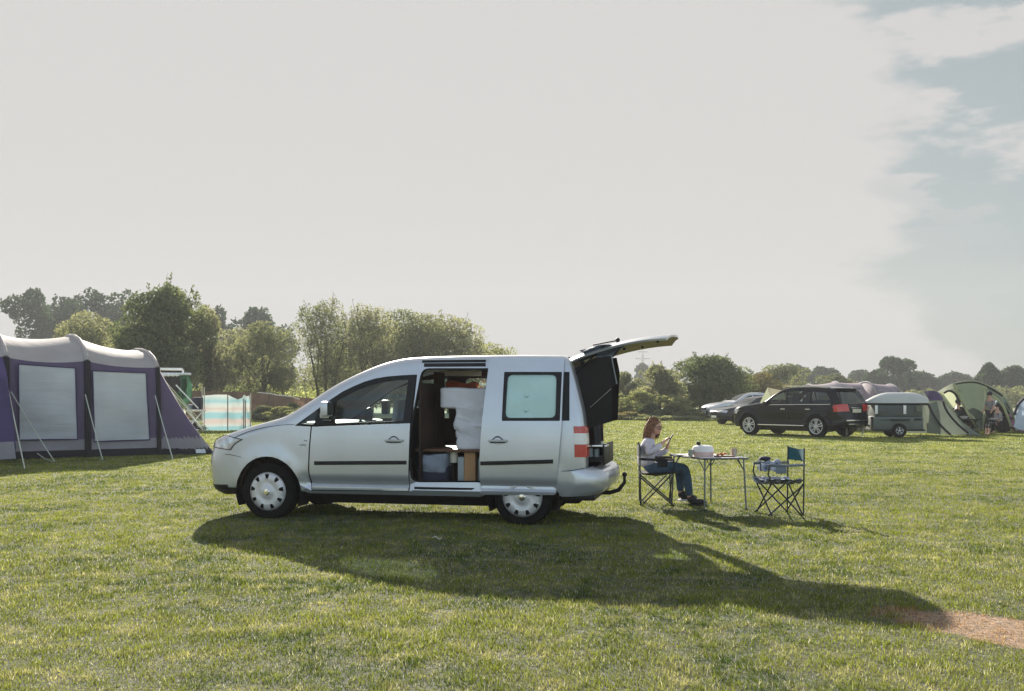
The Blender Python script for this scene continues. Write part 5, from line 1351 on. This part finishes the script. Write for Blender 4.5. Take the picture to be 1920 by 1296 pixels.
# olive front tent: slopes down to the right
ot = thing('olive_tent', 'olive tent with violet top and dark pole seams sloping down right of the trailer', 'tent')
loft('front_panel', 'olive_canvas', ot, [(1742, 751), (1752, 750), (1768, 752), (1790, 776), (1812, 798), (1840, 817)], [(1738, 812), (1756, 814), (1775, 815), (1796, 815), (1815, 815), (1840, 817)], 36.6, 36.2, 10, .1)
loft('violet_top', 'violet_canvas', ot, [(1731, 735), (1742, 733), (1756, 734), (1766, 742)], [(1743, 752), (1752, 751), (1762, 751), (1768, 752)], 37.2, 36.5, 5, .05)
loft('side_panel', 'olive_canvas', ot, [(1731, 735), (1700, 742), (1660, 750)], [(1738, 812), (1705, 812), (1660, 811)], 37.4, 37.0, 5, .05)
loft('rear_panel', 'olive_canvas', ot, [(1731, 735), (1742, 733), (1756, 734), (1766, 742), (1790, 772), (1838, 814)], [(1735, 811), (1750, 811), (1765, 811), (1780, 811), (1800, 811), (1838, 811)], 38.6, 39.4, 5, 0)
def seam(parent, pts, Y, r=.04, mt='tent_black', nm='pole_seam'):
    P = catmull([tuple(at(px, py, Y)) for px, py in pts], 5); return MB().tube([Vector(p) for p in P], r, 6).build(nm, mt, parent)
seam(ot, [(1740, 757), (1750, 778), (1766, 800), (1782, 815)], 36.15); seam(ot, [(1768, 752), (1776, 772), (1794, 794), (1815, 812)], 36.1)
# green dome tent with open porch
gt = thing('dome_tent', 'green dome tent with open porches at the right, taller than the olive tent', 'tent')
YG = 39.5
loft('left_panel', 'lime_trim', gt, [(1755, 736), (1770, 727), (1785, 719)], [(1770, 738), (1774, 734), (1790, 728)], YG, YG - .4, 4, 0)
loft('front_wedge', 'leaf_canvas', gt, [(1790, 723), (1806, 719), (1828, 719), (1846, 724)], [(1832, 802), (1835, 804), (1837, 805), (1840, 806)], YG - .5, YG - 1.2, 10, .05)
loft('inner_wall', 'lime_trim', gt, [(1768, 738), (1780, 734), (1795, 742)], [(1788, 765), (1800, 772), (1812, 780)], YG + .6, YG + .8, 6, 0)
loft('back_wall', 'leaf_canvas', gt, [(1770, 738), (1790, 722), (1828, 719), (1860, 732), (1885, 752), (1903, 790)], [(1770, 808), (1795, 808), (1828, 808), (1850, 808), (1880, 808), (1903, 808)], YG + 2.4, YG + 3.2, 8, 0)
loft('dark_interior', 'tent_black', gt, [(1786, 766), (1800, 762), (1815, 768)], [(1800, 800), (1820, 803), (1836, 806)], YG + .3, YG + .2, 5, 0)
loft('right_panel', 'leaf_canvas', gt, [(1846, 724), (1866, 732), (1884, 748), (1896, 768), (1902, 785)], [(1852, 737), (1866, 744), (1878, 756), (1888, 768), (1900, 785)], YG - .4, YG - 1.0, 4, 0)
for pts, mt in (([(1787, 721), (1806, 716), (1828, 715.5), (1848, 722), (1872, 734), (1892, 758), (1904, 790), (1906, 808)], 'lime_trim'), ([(1788, 720), (1800, 745), (1815, 775), (1834, 806)], 'lime_trim'), ([(1846, 724), (1852, 738), (1848, 770), (1841, 806)], 'lime_trim'),
                ([(1853, 738), (1868, 748), (1882, 764), (1896, 800)], 'lime_trim'), ([(1770, 737), (1780, 733), (1792, 740), (1800, 760)], 'tent_black'), ([(1790, 720), (1810, 717), (1830, 717), (1850, 724), (1880, 742)], 'tent_black')):
    seam(gt, pts, YG - 1.0, .045, mt, 'pole_arch')
for pts in ([(1756, 736), (1700, 806)],): pass
bt = thing('small_tent', 'white and blue small tent cut off by the right edge of the frame', 'tent')
mat('pale_blue_canvas', (0.42, 0.50, 0.62), .8, 0, .08, 2, trans=.3)
loft('tent_side', 'pale_blue_canvas', bt, [(1903, 775), (1912, 757), (1926, 745), (1950, 740)], [(1900, 800), (1912, 806), (1930, 808), (1950, 808)], 36.5, 36.0, 6, .1)
loft('tent_back', 'pale_blue_canvas', bt, [(1903, 775), (1912, 757), (1926, 745), (1950, 740)], [(1903, 800), (1912, 803), (1930, 803), (1950, 803)], 37.5, 38.5, 6, 0)
seam(bt, [(1901, 778), (1910, 758), (1926, 744), (1950, 738)], 36.4, .05, 'navy_cloth', 'edge_pole')
# yellow-cream shelter peak behind the black car
ys = thing('cream_shelter', 'cream pointed shelter poking up behind the bonnet of the black estate car', 'shelter')
loft('shelter_panel', 'lime_trim', ys, [(1439, 727), (1441, 727)], [(1424, 757), (1447, 757)], 46.5, 46.0, 5, 0, 2); loft('shelter_panel', 'beige_canvas', ys, [(1440, 727), (1470, 733)], [(1444, 757), (1475, 757)], 46.4, 46.3, 5, 0, 2)
# people and clutter in the porch of the green tent
mat('dark_clothes', (0.018, 0.018, 0.026), .85); mat('pale_shirt', (0.24, 0.23, 0.25), .9); mat('mauve_cloth', (0.34, 0.17, 0.25), .9, 0, .4, 4); mat('blue_cloth', (.30, .40, .52), .9, 0, .2, 4)
# ------------------------------------------------------------------ people: one skinned body each, clothes as children
def skinned(name, verts, edges, mt, parent, sub=2, root=0):
    """verts: (x, y, z, rx, ry)"""
    me = bpy.data.meshes.new(name); me.from_pydata([v[:3] for v in verts], edges, [])
    o = link(name, me, mt, parent)
    o.modifiers.new('skin', 'SKIN'); 
    sv = me.skin_vertices[0].data
    for i, v in enumerate(verts):
        sv[i].radius = (v[3], v[4] if len(v) > 4 else v[3]); sv[i].use_root = (i == root)
    o.modifiers['skin'].use_smooth_shade = True
    s = o.modifiers.new('sub', 'SUBSURF'); s.levels = sub; s.render_levels = sub
    return o
def chain(V, E, start, pts):
    i = start
    for p in pts:
        V.append(p); E.append((i, len(V) - 1)); i = len(V) - 1
    return i
def add_hand(V, E, wrist, palm_end, side, curl, up=(0, 0, 1), s=1.0):
    """palm grown from the wrist index with five separate fingers; palm_end: end of palm position"""
    w = Vector(V[wrist][:3]); pe = Vector(palm_end); d = (pe - w).normalized(); sd_ = Vector(side).normalized(); cu = Vector(curl).normalized()
    mid = w.lerp(pe, .55); V.append((*mid, .020 * s, .013 * s)); m_i = len(V) - 1; E.append((wrist, m_i))
    for k, L in enumerate((.070, .078, .072, .058)):
        base = pe + sd_ * (.0195 * (1.5 - k)) * s
        V.append((*base, .0085 * s, .008 * s)); b = len(V) - 1; E.append((m_i, b))
        p1 = base + (d * .80 + cu * .35).normalized() * L * .45 * s; p2 = p1 + (d * .35 + cu * .9).normalized() * L * .33 * s; p3 = p2 + (d * -.1 + cu).normalized() * L * .28 * s
        chain(V, E, b, [(*p1, .0078 * s, .0076 * s), (*p2, .007 * s, .007 * s), (*p3, .006 * s, .006 * s)])
    tb = w.lerp(pe, .35) + sd_ * .032 * s; V.append((*tb, .011 * s, .010 * s)); t = len(V) - 1; E.append((m_i, t))
    p1 = tb + (sd_ * .5 + d * .8 + cu * .3).normalized() * .035 * s; p2 = p1 + (d * .9 + cu * .6).normalized() * .028 * s
    chain(V, E, t, [(*p1, .009 * s, .009 * s), (*p2, .0075 * s, .0075 * s)])
# the woman: local frame faces +x, -y is the camera side
WL = Vector((1.86, 13.06, 0)); WRZ = radians(-6)
wm = thing('person', 'seated woman with auburn hair, glasses and pale lilac top looking at a phone', 'person', WL, WRZ)
hip = (-.09, 0, .455)
V = [(*hip, .075, .065)]; E = []
ch_ = chain(V, E, 0, [(-.10, 0, .58, .085, .07), (-.085, 0, .70, .110, .08), (-.06, 0, .80, .105, .075)])
nk = chain(V, E, ch_, [(-.045, 0, .865, .052, .052), (-.020, 0, .915, .047, .047)])
hd = chain(V, E, nk, [(.000, 0, .965, .056, .054), (.004, 0, 1.02, .062, .058), (.0, 0, 1.06, .058, .054)])
# arms
shN = chain(V, E, ch_, [(-.07, -.145, .80, .052, .050), (-.095, -.205, .665, .040, .040), (.03, -.150, .735, .034, .034), (.115, -.085, .805, .026, .022)])
add_hand(V, E, shN, (.160, -.055, .855), (.3, .9, .2), (.7, .3, -.35), s=.95)
shF = chain(V, E, ch_, [(-.05, .145, .80, .052, .050), (.02, .20, .655, .040, .040), (.155, .135, .675, .034, .034), (.185, .08, .755, .026, .022)])
add_hand(V, E, shF, (.190, .045, .815), (.2, -.9, .2), (.3, -.4, .5), s=.95)
# legs
lN = chain(V, E, 0, [(.00, -.09, .455, .055, .055), (.20, -.12, .480, .062, .060), (.40, -.13, .485, .060, .058), (.43, -.14, .28, .048, .048), (.46, -.15, .085, .034, .034), (.53, -.16, .045, .032, .026), (.62, -.17, .032, .026, .020)])
lF = chain(V, E, 0, [(.00, .09, .455, .055, .055), (.17, .10, .490, .062, .060), (.33, .09, .505, .060, .058), (.345, .085, .30, .048, .048), (.355, .08, .115, .034, .034), (.42, .075, .075, .032, .026), (.50, .07, .055, .026, .020)])
skinned('body', V, E, 'skin', wm)
# sweater
V = [(-.095, 0, .475, .152, .14)]; E = []
c1 = chain(V, E, 0, [(-.105, 0, .60, .145, .12), (-.09, 0, .71, .148, .12), (-.065, 0, .805, .135, .10)])
chain(V, E, c1, [(-.05, 0, .865, .062, .062)])
chain(V, E, c1, [(-.07, -.15, .805, .064, .062), (-.097, -.210, .665, .054, .056), (.02, -.155, .730, .046, .046), (.095, -.10, .790, .036, .034)])
chain(V, E, c1, [(-.05, .15, .805, .064, .062), (.02, .205, .655, .054, .056), (.140, .145, .668, .046, .046), (.178, .095, .730, .036, .034)])
skinned('sweater', V, E, 'lilac_knit', wm)
V = [(-.09, 0, .45, .150, .135)]; E = []
chain(V, E, 0, [(-.10, 0, .54, .135, .115)])
chain(V, E, 0, [(.00, -.09, .452, .095, .092), (.20, -.12, .480, .086, .083), (.395, -.13, .488, .074, .070), (.43, -.14, .30, .062, .060), (.455, -.15, .11, .050, .048)])
chain(V, E, 0, [(.00, .09, .452, .095, .092), (.17, .10, .490, .086, .083), (.325, .09, .508, .074, .070), (.345, .085, .32, .062, .060), (.352, .08, .15, .050, .048)])
skinned('jeans', V, E, 'blue_denim', wm)
for (x, y, z, a) in ((.46, -.15, .05, 0), (.355, .08, .085, .18)):
    m = MB(); m.ball((x + .02, y, z + .035), (.06, .045, .055), 14); m.ball((x + .10, y - .015, z + .0), (.115, .047, .042), 16); sh = m.build('shoe', 'black_leather', wm)
    m = MB(); m.box((x + .09, y - .012, z - .035), (.25, .085, .022), bev=.01); m.build('sole', 'black_leather' if a == 0 else 'white_enamel', sh)
# head details, built in head space then turned a little towards the camera and down
HP = Vector((-.005, 0, .955)); HR = Matrix.Translation(HP) @ Matrix.Rotation(radians(-36), 4, 'Z') @ Matrix.Rotation(radians(12), 4, 'Y') @ Matrix.Translation(-HP)
def hb(m, nm, mt, **k):
    m.v = [tuple(HR @ Vector(v)) for v in m.v]; return m.build(nm, mt, wm, **k)
m = MB(); m.ball((.022, 0, 1.010), (.074, .068, .092), 20); m.ball((.062, 0, .955), (.030, .032, .026), 12); m.ball((.045, 0, .985), (.052, .052, .045), 14)
hb(m, 'face', 'skin', ang=80)
m = MB(); m.ball((-.016, 0, 1.050), (.092, .082, .078), 20); m.ball((-.050, 0, .990), (.062, .074, .085), 18)
r2 = random.Random(5)
for k in range(260):
    a = r2.uniform(-2.15, 2.15) ; el = r2.uniform(.15, 1.1)
    # a: angle round the head measured from the back
    d = Vector((-cos(a) * cos(el), sin(a) * cos(el), sin(el)))
    p0 = Vector((-.016, 0, 1.048)) + Vector((d.x * .092, d.y * .083, d.z * .080))
    fr = max(0, -cos(a))                          # strands near the face are swept aside
    sgn = 1 if sin(a) > 0 else -1
    L = r2.uniform(.16, .27)
    p1 = p0 + Vector((-.010 * cos(a) - .012 * fr, sgn * (.020 + .028 * fr), -.045))
    p2 = p1 + Vector((-.006 * cos(a) - .022 * fr, sgn * .004 + r2.uniform(-.012, .012), -L * .45)); p3 = p2 + Vector((r2.uniform(-.015, .02), r2.uniform(-.018, .018) - sgn * .006, -L * .35))
    m.tube([p0, p1, p2, p3], [.0075, .009, .007, .002], 5, caps=False)
for k in range(60):
    a = r2.uniform(0, 2 * pi); el = r2.uniform(.3, 1.5); d = Vector((cos(a) * cos(el), sin(a) * cos(el), sin(el)))
    p0 = Vector((-.016, 0, 1.048)) + Vector((d.x * .092, d.y * .083, d.z * .080)); m.tube([p0, p0 + d * .010 + Vector((-.02, r2.uniform(-.02, .02), .004)), p0 + d * .012 + Vector((-.05, r2.uniform(-.03, .03), -.012))], [.003, .0022, .001], 4, caps=False)
hb(m, 'hair', 'hair', ang=80)
m = MB(); m.ball((.098, 0, 1.000), (.017, .011, .016), 10); m.ball((.090, 0, 1.014), (.010, .008, .018), 8); hb(m, 'nose', 'skin')
for sg in (-1, 1):
    m = MB(); m.ball((.084, sg * .028, 1.022), (.009, .012, .007), 10); hb(m, 'eye', 'white_enamel')
    m = MB(); m.ball((.092, sg * .028, 1.021), (.003, .005, .005), 8); hb(m, 'iris', 'black_leather')
    m = MB(); m.tube([(.082, sg * .045, 1.040), (.091, sg * .028, 1.044), (.094, sg * .012, 1.040)], .0035, 5); hb(m, 'eyebrow', 'hair')
    m = MB(); m.tube([(.100 - .003 * (1 - cos(t)), sg * .031 + .023 * cos(t), 1.020 + .018 * sin(t)) for t in [2 * pi * q / 14 for q in range(15)]], .0028, 5, caps=False); m.tube([(.096, sg * .054, 1.026), (.01, sg * .070, 1.030)], .003, 5); hb(m, 'glasses', 'black_leather')
    m = MB(); m.ball((.012, sg * .072, 1.012), (.014, .006, .022), 8); hb(m, 'ear', 'skin')
m = MB(); m.ball((.090, 0, .968), (.008, .020, .005), 10); hb(m, 'mouth', 'mauve_cloth')
ph = thing('phone', 'small dark phone held up in the seated woman\'s hands', 'phone', WL, WRZ)
m = MB(); m.box((.215, -.02, .855), (.012, .075, .145), Matrix.Rotation(radians(28), 3, 'Y'), bev=.005); m.build('phone_case', 'steel_tube', ph)
m = MB(); m.box((.208, -.02, .858), (.003, .066, .130), Matrix.Rotation(radians(28), 3, 'Y')); m.build('screen', 'black_leather', ph)

# ------------------------------------------------------------------ camping chairs
def camp_chair(name, label, loc, rz, seat_m, back_m, frame_m, W=.50, D=.46, hs=.42, ha=.60, hb=.82, arm_m=None):
    """faces +x; feet at the ground"""
    t = thing(name, label, 'chair', loc, rz); h = W / 2
    fr = lambda nm, pts, r=.0095: MB().tube(pts, r, 8).build(nm, frame_m, t)
    for sg in (-1, 1):
        y = sg * h
        fr('rear_post', [(-.20, y, .0), (-.21, y, hb)]); fr('front_post', [(.20, y * .97, hs - .03), (.235, y, ha - .10), (.22, y, ha)])
        fr('leg', [(.20, y, hs - .03), (-.18, y * .9, .01)]); fr('leg', [(-.19, y, hs - .08), (.22, y * .9, .01)])
    for x in (-.20, .20):
        fr('cross_brace', [(x, -h, hs - .06), (x * .95, h, .012)]); fr('cross_brace', [(x, h, hs - .06), (x * .95, -h, .012)])
    for x in (-.19, .22):
        for sg in (-1, 1): MB().ball((x, sg * h * .9, .012), (.018, .018, .012), 8).build('foot', 'black_plastic', t)
    # seat sling
    rows = [[(-.21 + D * i / 8, -h + W * k / 10, hs - .02 - .055 * (1 - (k / 5 - 1) ** 2) * (.5 + .5 * sin(pi * i / 8)) + .02 * (i / 8)) for k in range(11)] for i in range(9)]
    MB().grid(rows).build('seat', seat_m, t, ang=80)
    for sg in (-1, 1):
        MB().grid([[(-.23 + .48 * i / 8, sg * h + dy, ha + .012 - .012 * sin(pi * i / 8)) for dy in (-.035, .035)] for i in range(9)]).build('armrest', arm_m or seat_m, t)
    for sg in (-1, 1):
        MB().tube([(-.22, sg * h, ha + .004), (.0, sg * h, ha - .004), (.23, sg * h, ha)], .016, 8).build('arm_rail', arm_m or seat_m, t)
        MB().box((.08, sg * (h + .012), ha - .055), (.13, .012, .085), bev=.005).build('cup_pouch', arm_m or seat_m, t)
    rows = [[(-.21 - .03 * (1 - (k / 5 - 1) ** 2), -h + W * k / 10, hs + .20 + (hb - hs - .20) * i / 5 - .02 * (1 - (k / 5 - 1) ** 2) * (i / 5)) for k in range(11)] for i in range(6)]
    MB().grid(rows).build('backrest', back_m, t, ang=80)
    return t
camp_chair('camping_chair', 'black folding camping chair the woman is sitting on', WL + Matrix.Rotation(WRZ, 3, 'Z') @ Vector((.02, 0, 0)), WRZ, 'chair_black', 'chair_black', 'steel_tube', .54, .46, .44, .60, .80)
ec = gp(1463, 966); EL = Vector((3.20, 11.92, 0)); ERZ = radians(180 + 8)
camp_chair('camping_chair', 'empty folding camping chair with teal back and patterned cloth, right of the table', EL, ERZ, 'blue_canvas', 'teal_canvas', 'steel_tube', .46, .46, .44, .60, .80, 'grey_cloth')
Me = Matrix.Rotation(ERZ, 4, 'Z')
def chair_local(p): return tuple(EL + (Me.to_3x3() @ Vector(p)))
cl = thing('patterned_throw', 'blue and white patterned cloth lying crumpled on the empty chair seat', 'cloth', EL, ERZ)
rows = [[(-.20 + .46 * i / 12, -.22 + .44 * k / 12, .425 - .045 * (1 - (k / 6 - 1) ** 2) + .018 * sin(i * 1.7 + k) + .015 * sin(k * 2.3)) for k in range(13)] for i in range(13)]
MB().grid(rows).build('cloth', 'pattern_cloth', cl, ang=80)
rows = [[(.02 + .20 * i / 6, .18 + .015 * sin(i * 2 + k), .45 - .28 * k / 8 + (.10 if k == 0 else 0)) for k in range(9)] for i in range(7)]
cl2 = thing('hooded_top', 'grey and dark top draped over the far armrest of the empty chair', 'garment', EL, ERZ)
rows = [[(-.10 + .26 * i / 9, -.23 - .07 * cos(pi * k / 8) , .60 + .035 * sin(pi * k / 8) + .02 * sin(i * 1.5) - (.06 if k in (0, 8) else 0) - .03 * abs(k - 4) / 4) for k in range(9)] for i in range(10)]
MB().grid(rows).build('fabric', 'pattern_cloth', cl2, ang=80)
m = MB(); m.ball((.09, -.22, .655), (.075, .06, .03), 12); m.build('dark_sleeve', 'navy_cloth', cl2)
cs_ = thing('chair_strap', 'black strap hanging off the teal backrest of the empty chair', 'strap', EL, ERZ)
MB().tube([(-.21, -.22, .79), (-.25, -.23, .74), (-.31, -.22, .63)], [.012, .012, .016], 6).build('strap', 'black_rubber', cs_)
# ------------------------------------------------------------------ folding table
TC = Vector((2.50, 12.71, 0))
d1 = Vector((cos(radians(-43)), sin(radians(-43)), 0)) * .55; d2 = Vector((-.27, -.96, 0)) * .50
tb_ = thing('folding_table', 'folding table with pale top and thin grey legs between the two chairs', 'table', TC)
ht = .655
cor = [d1, d2, -d1, -d2]
m = MB(); k = 1.06
P = rounded([(c_.x * k, c_.y * k) for c_ in cor], .04)
nP = len(P); m.add([(x, y, ht) for x, y in P] + [(x, y, ht - .022) for x, y in P], [tuple(range(nP))[::-1], tuple(range(nP, 2 * nP))] + [(i, (i + 1) % nP, nP + (i + 1) % nP, nP + i) for i in range(nP)])
m.build('table_top', 'table_top', tb_, ang=30)
m = MB()
for i in range(nP): pass
m.tube([(x * 1.005, y * 1.005, ht - .012) for x, y in P + [P[0]]], .014, 6); m.build('edge_rail', 'grey_tube', tb_)
for c_ in cor:
    a = Vector((c_.x * .93, c_.y * .93, ht - .02)); b = Vector((c_.x * 1.0, c_.y * 1.0, 0)); MB().tube([a, b], .011, 8).build('leg', 'grey_tube', tb_)
    MB().ball((b.x, b.y, .012), (.018, .018, .012), 8).build('foot', 'black_plastic', tb_)
for i in range(4):
    a, b = cor[i], cor[(i + 1) % 4]
    for p, q in ((a, b), (b, a)):
        MB().tube([Vector((p.x * .95, p.y * .95, ht - .17)), p.lerp(q, .18) * .95 + Vector((0, 0, ht - .03))], .006, 6).build('brace', 'grey_tube', tb_)
def on_table(px, Y): return Vector(((px - 960) / F * Y, Y, ht))
p = on_table(1318, 12.55)
dm = thing('food_cover', 'white domed pot with pink band and black knob on the table', 'pot', p)
MB().lathe([(.001, 0), (.120, 0), (.134, .02), (.136, .06)], 32).build('pot_base', 'pink_enamel', dm)
MB().lathe([(.136, .06), (.140, .066), (.136, .10), (.118, .128), (.08, .142), (.001, .145)], 32).build('lid', 'white_enamel', dm)
MB().lathe([(.001, .192), (.024, .190), (.028, .175), (.022, .15), (.014, .143)], 16, Matrix.Translation((-.055, 0, -.008))).build('knob', 'black_plastic', dm)
gl_ = thing('drinking_glass', 'small cloudy drinking glass left of the white domed pot', 'glass', on_table(1295, 12.5))
MB().lathe([(.001, 0), (.028, 0), (.034, .085), (.031, .085), (.026, .006)], 18).build('tumbler', 'tumbler', gl_)
mg = thing('metal_mug', 'tan metal mug standing at the right end of the table', 'mug', on_table(1376, 12.55))
MB().lathe([(.001, 0), (.036, 0), (.039, .10), (.036, .10), (.033, .006), (.001, .006)], 20).build('mug_body', 'tin', mg)
MB().tube([(.037, 0, .08), (.06, 0, .07), (.06, 0, .035), (.037, 0, .025)], .005, 6).build('handle', 'tin', mg)
bd = thing('serving_tray', 'flat dark tray lying on the table between the pot and the mug', 'tray', on_table(1358, 12.45))
MB().box((0, 0, .008), (.24, .16, .015), bev=.006).build('tray', 'wood_board', bd)
fr_ = thing('orange_snack', 'small orange snack piled on the dark tray', 'food', on_table(1352, 12.45) + Vector((0, 0, .018)))
m = MB()
for k in range(6): m.ball((-.04 + .018 * k, .01 * (k % 2), .010 + .006 * (k % 3)), (.022, .018, .013), 10)
m.build('snack', 'orange_food', fr_)
nk_ = thing('paper_napkin', 'folded white paper on the left corner of the table', 'paper', on_table(1277, 12.85))
MB().box((0, 0, .006), (.17, .14, .010), Matrix.Rotation(radians(20), 3, 'Z')).build('paper', 'white_enamel', nk_)
# ------------------------------------------------------------------ far campers and their clutter
def far_person(label, px, py_feet, Y, h, pose, top, bottom, rz=0):
    g = Vector(((px - 960) / F * Y, Y, 0)); t = thing('person', label, 'person', g, rz); s = h / 1.7
    if pose == 'sit':
        hz_ = .45; V = [(0, 0, hz_, .15, .13)]; E = []
        c_ = chain(V, E, 0, [(0, 0, .65, .14, .11), (.03, 0, .85, .15, .11), (.05, 0, .95, .13, .10)])
        chain(V, E, c_, [(.06, 0, 1.04, .055, .055), (.08, 0, 1.14, .09, .08), (.08, 0, 1.22, .085, .08)])
        for sg in (-1, 1):
            chain(V, E, c_, [(.05, sg * .18, .93, .06, .06), (.06, sg * .22, .70, .05, .05), (.28, sg * .15, .66, .035, .035), (.36, sg * .12, .67, .03, .03)])
            chain(V, E, 0, [(.05, sg * .1, hz_, .09, .09), (.42, sg * .12, .48, .07, .07), (.45, sg * .12, .25, .05, .05), (.46, sg * .12, .06, .04, .04), (.56, sg * .12, .04, .035, .03)])
    else:
        V = [(0, 0, .95, .15, .12)]; E = []
        c_ = chain(V, E, 0, [(.02, 0, 1.12, .13, .10), (.06, 0, 1.32, .15, .11), (.08, 0, 1.42, .12, .09)])
        chain(V, E, c_, [(.10, 0, 1.50, .055, .055), (.12, 0, 1.58, .085, .075), (.12, 0, 1.66, .08, .075)])
        for sg in (-1, 1):
            chain(V, E, c_, [(.08, sg * .18, 1.40, .055, .055), (.10, sg * .23, 1.15, .045, .045), (.22, sg * .22, .95, .035, .035), (.26, sg * .21, .86, .03, .03)])
            chain(V, E, 0, [(.0, sg * .1, .90, .09, .09), (.03, sg * .11, .50, .065, .065), (-.02, sg * .12, .10, .045, .045), (.10, sg * .12, .04, .035, .03)])
    V = [(v[0] * s, v[1] * s, v[2] * s, v[3] * s, v[4] * s) for v in V]
    skinned('body', V, E, 'skin', t, 1)
    def clothes(nm, idx, mt, gr):
        mp = {i: k for k, i in enumerate(idx)}
        vv = [(V[i][0], V[i][1], V[i][2], V[i][3] * gr, V[i][4] * gr) for i in idx]; ee = [(mp[a], mp[b]) for a, b in E if a in mp and b in mp]
        skinned(nm, vv, ee, mt, t, 1)
    legs = [i for i in range(len(V)) if V[i][2] < (.60 if pose == 'sit' else 1.0) * s and V[i][2] > .09 * s]
    tops_ = [0] + [i for i in range(1, len(V)) if (.60 if pose == 'sit' else 1.0) * s <= V[i][2] < (1.0 if pose == 'sit' else 1.45) * s]
    clothes('trousers', legs, bottom, 1.16); clothes('shirt', tops_, top, 1.18)
    hv = [v for v in V if v[2] > (1.1 if pose == 'sit' else 1.55) * s]
    m = MB(); m.ball((hv[-1][0] - .02 * s, 0, hv[-1][2] + .02 * s), (.11 * s, .10 * s, .11 * s), 12); m.build('hair', 'dark_clothes', t)
    return t
far_person('person in dark clothes sitting inside the left opening of the green tent', 1793, 800, 38.9, 1.7, 'sit', 'dark_clothes', 'dark_clothes', radians(-20))
far_person('person in a pale shirt bending in the right opening of the green tent', 1859, 806, 38.2, 1.55, 'stand', 'pale_shirt', 'dark_clothes', radians(200))
far_person('person in a light top sitting just left of the black barrel bag', 1873, 806, 36.8, 1.5, 'sit', 'pale_shirt', 'dark_clothes', radians(180))
m = MB()
sb = thing('black_stool', 'tall black padded seat with rounded back at the right beside the green tent', 'chair', gp(1882, 812))
MB().box((0, 0, .36), (.42, .40, .62), bev=.12).build('seat_base', 'tent_black', sb)
m = MB(); m.ball((.05, .05, .95), (.27, .22, .30), 16); m.build('seat_back', 'dark_clothes', sb)
m = MB(); m.ball((-.05, .1, 1.22), (.22, .18, .10), 12); m.build('cushion', 'blue_cloth', sb)
for px, lab, mt, s in ((1907, 'pink and mauve bundle of bedding on the grass at the right edge', 'mauve_cloth', 1.0), (1850, 'dark camp chair folded beside the green tent opening', 'dark_clothes', .8), (1866, 'grey bicycle-sized bundle under the green tent porch', 'grey_cloth', .9)):
    t = thing('camp_bundle', lab, 'bundle', gp(px, 811))
    m = MB()
    for k in range(5): m.ball((random.uniform(-.3, .3) * s, random.uniform(-.15, .15), .15 + .13 * k * s), (.26 * s, .2 * s, .17 * s), 10)
    m.build('cloth_heap', mt, t)
tb2 = thing('camp_table', 'low dark camp table in the left opening of the green tent', 'table', tuple(at(1812, 806, 38.4))[:2] + (0,))
m = MB(); m.box((0, 0, .55), (.9, .5, .03)); m.build('table_top', 'dark_clothes', tb2)
for a, b in ((-.4, -.2), (.4, -.2), (.4, .2), (-.4, .2)): MB().tube([(a, b, 0), (a, b, .54)], .02, 6).build('leg', 'grey_tube', tb2)
wh = thing('white_bowl', 'white bowl standing on the low dark camp table', 'bowl', tuple(at(1808, 806, 38.4))[:2] + (.567,))
MB().lathe([(.001, 0), (.08, 0), (.17, .10), (.16, .10), (.07, .01)], 16).build('bowl', 'white_enamel', wh)
# fallen leaf in the shade
fl_ = thing('fallen_leaf', 'pale curled leaf lying on the shaded grass in front of the van', 'leaf', gp(820, 1018) + Vector((0, 0, .035)))
m = MB(); m.grid([[(-.045 + .09 * i / 6, (-.022 + .044 * k / 3) * sin(pi * (i + .6) / 7.2), .012 * sin(i * 1.1) + .012 * abs(k - 1.5)) for k in range(4)] for i in range(7)]); m.build('leaf_blade', 'cream_plastic', fl_)
# ------------------------------------------------------------------ haze
m_, nt, out = base_mat('haze_air')
pv = N_(nt, 'ShaderNodeVolumePrincipled'); pv.inputs['Density'].default_value = 0.0010; pv.inputs['Color'].default_value = (0.51, 0.525, 0.545, 1)
pv.inputs['Anisotropy'].default_value = 0.1
nt.links.new(pv.outputs[0], out.inputs['Volume'])
hz = MB().box((0, 224, 26), (1040, 520, 54)).build('haze', 'haze_air', smooth=False); tag(hz, 'thin pale haze hanging over the field and the far trees', 'haze', kind='stuff')
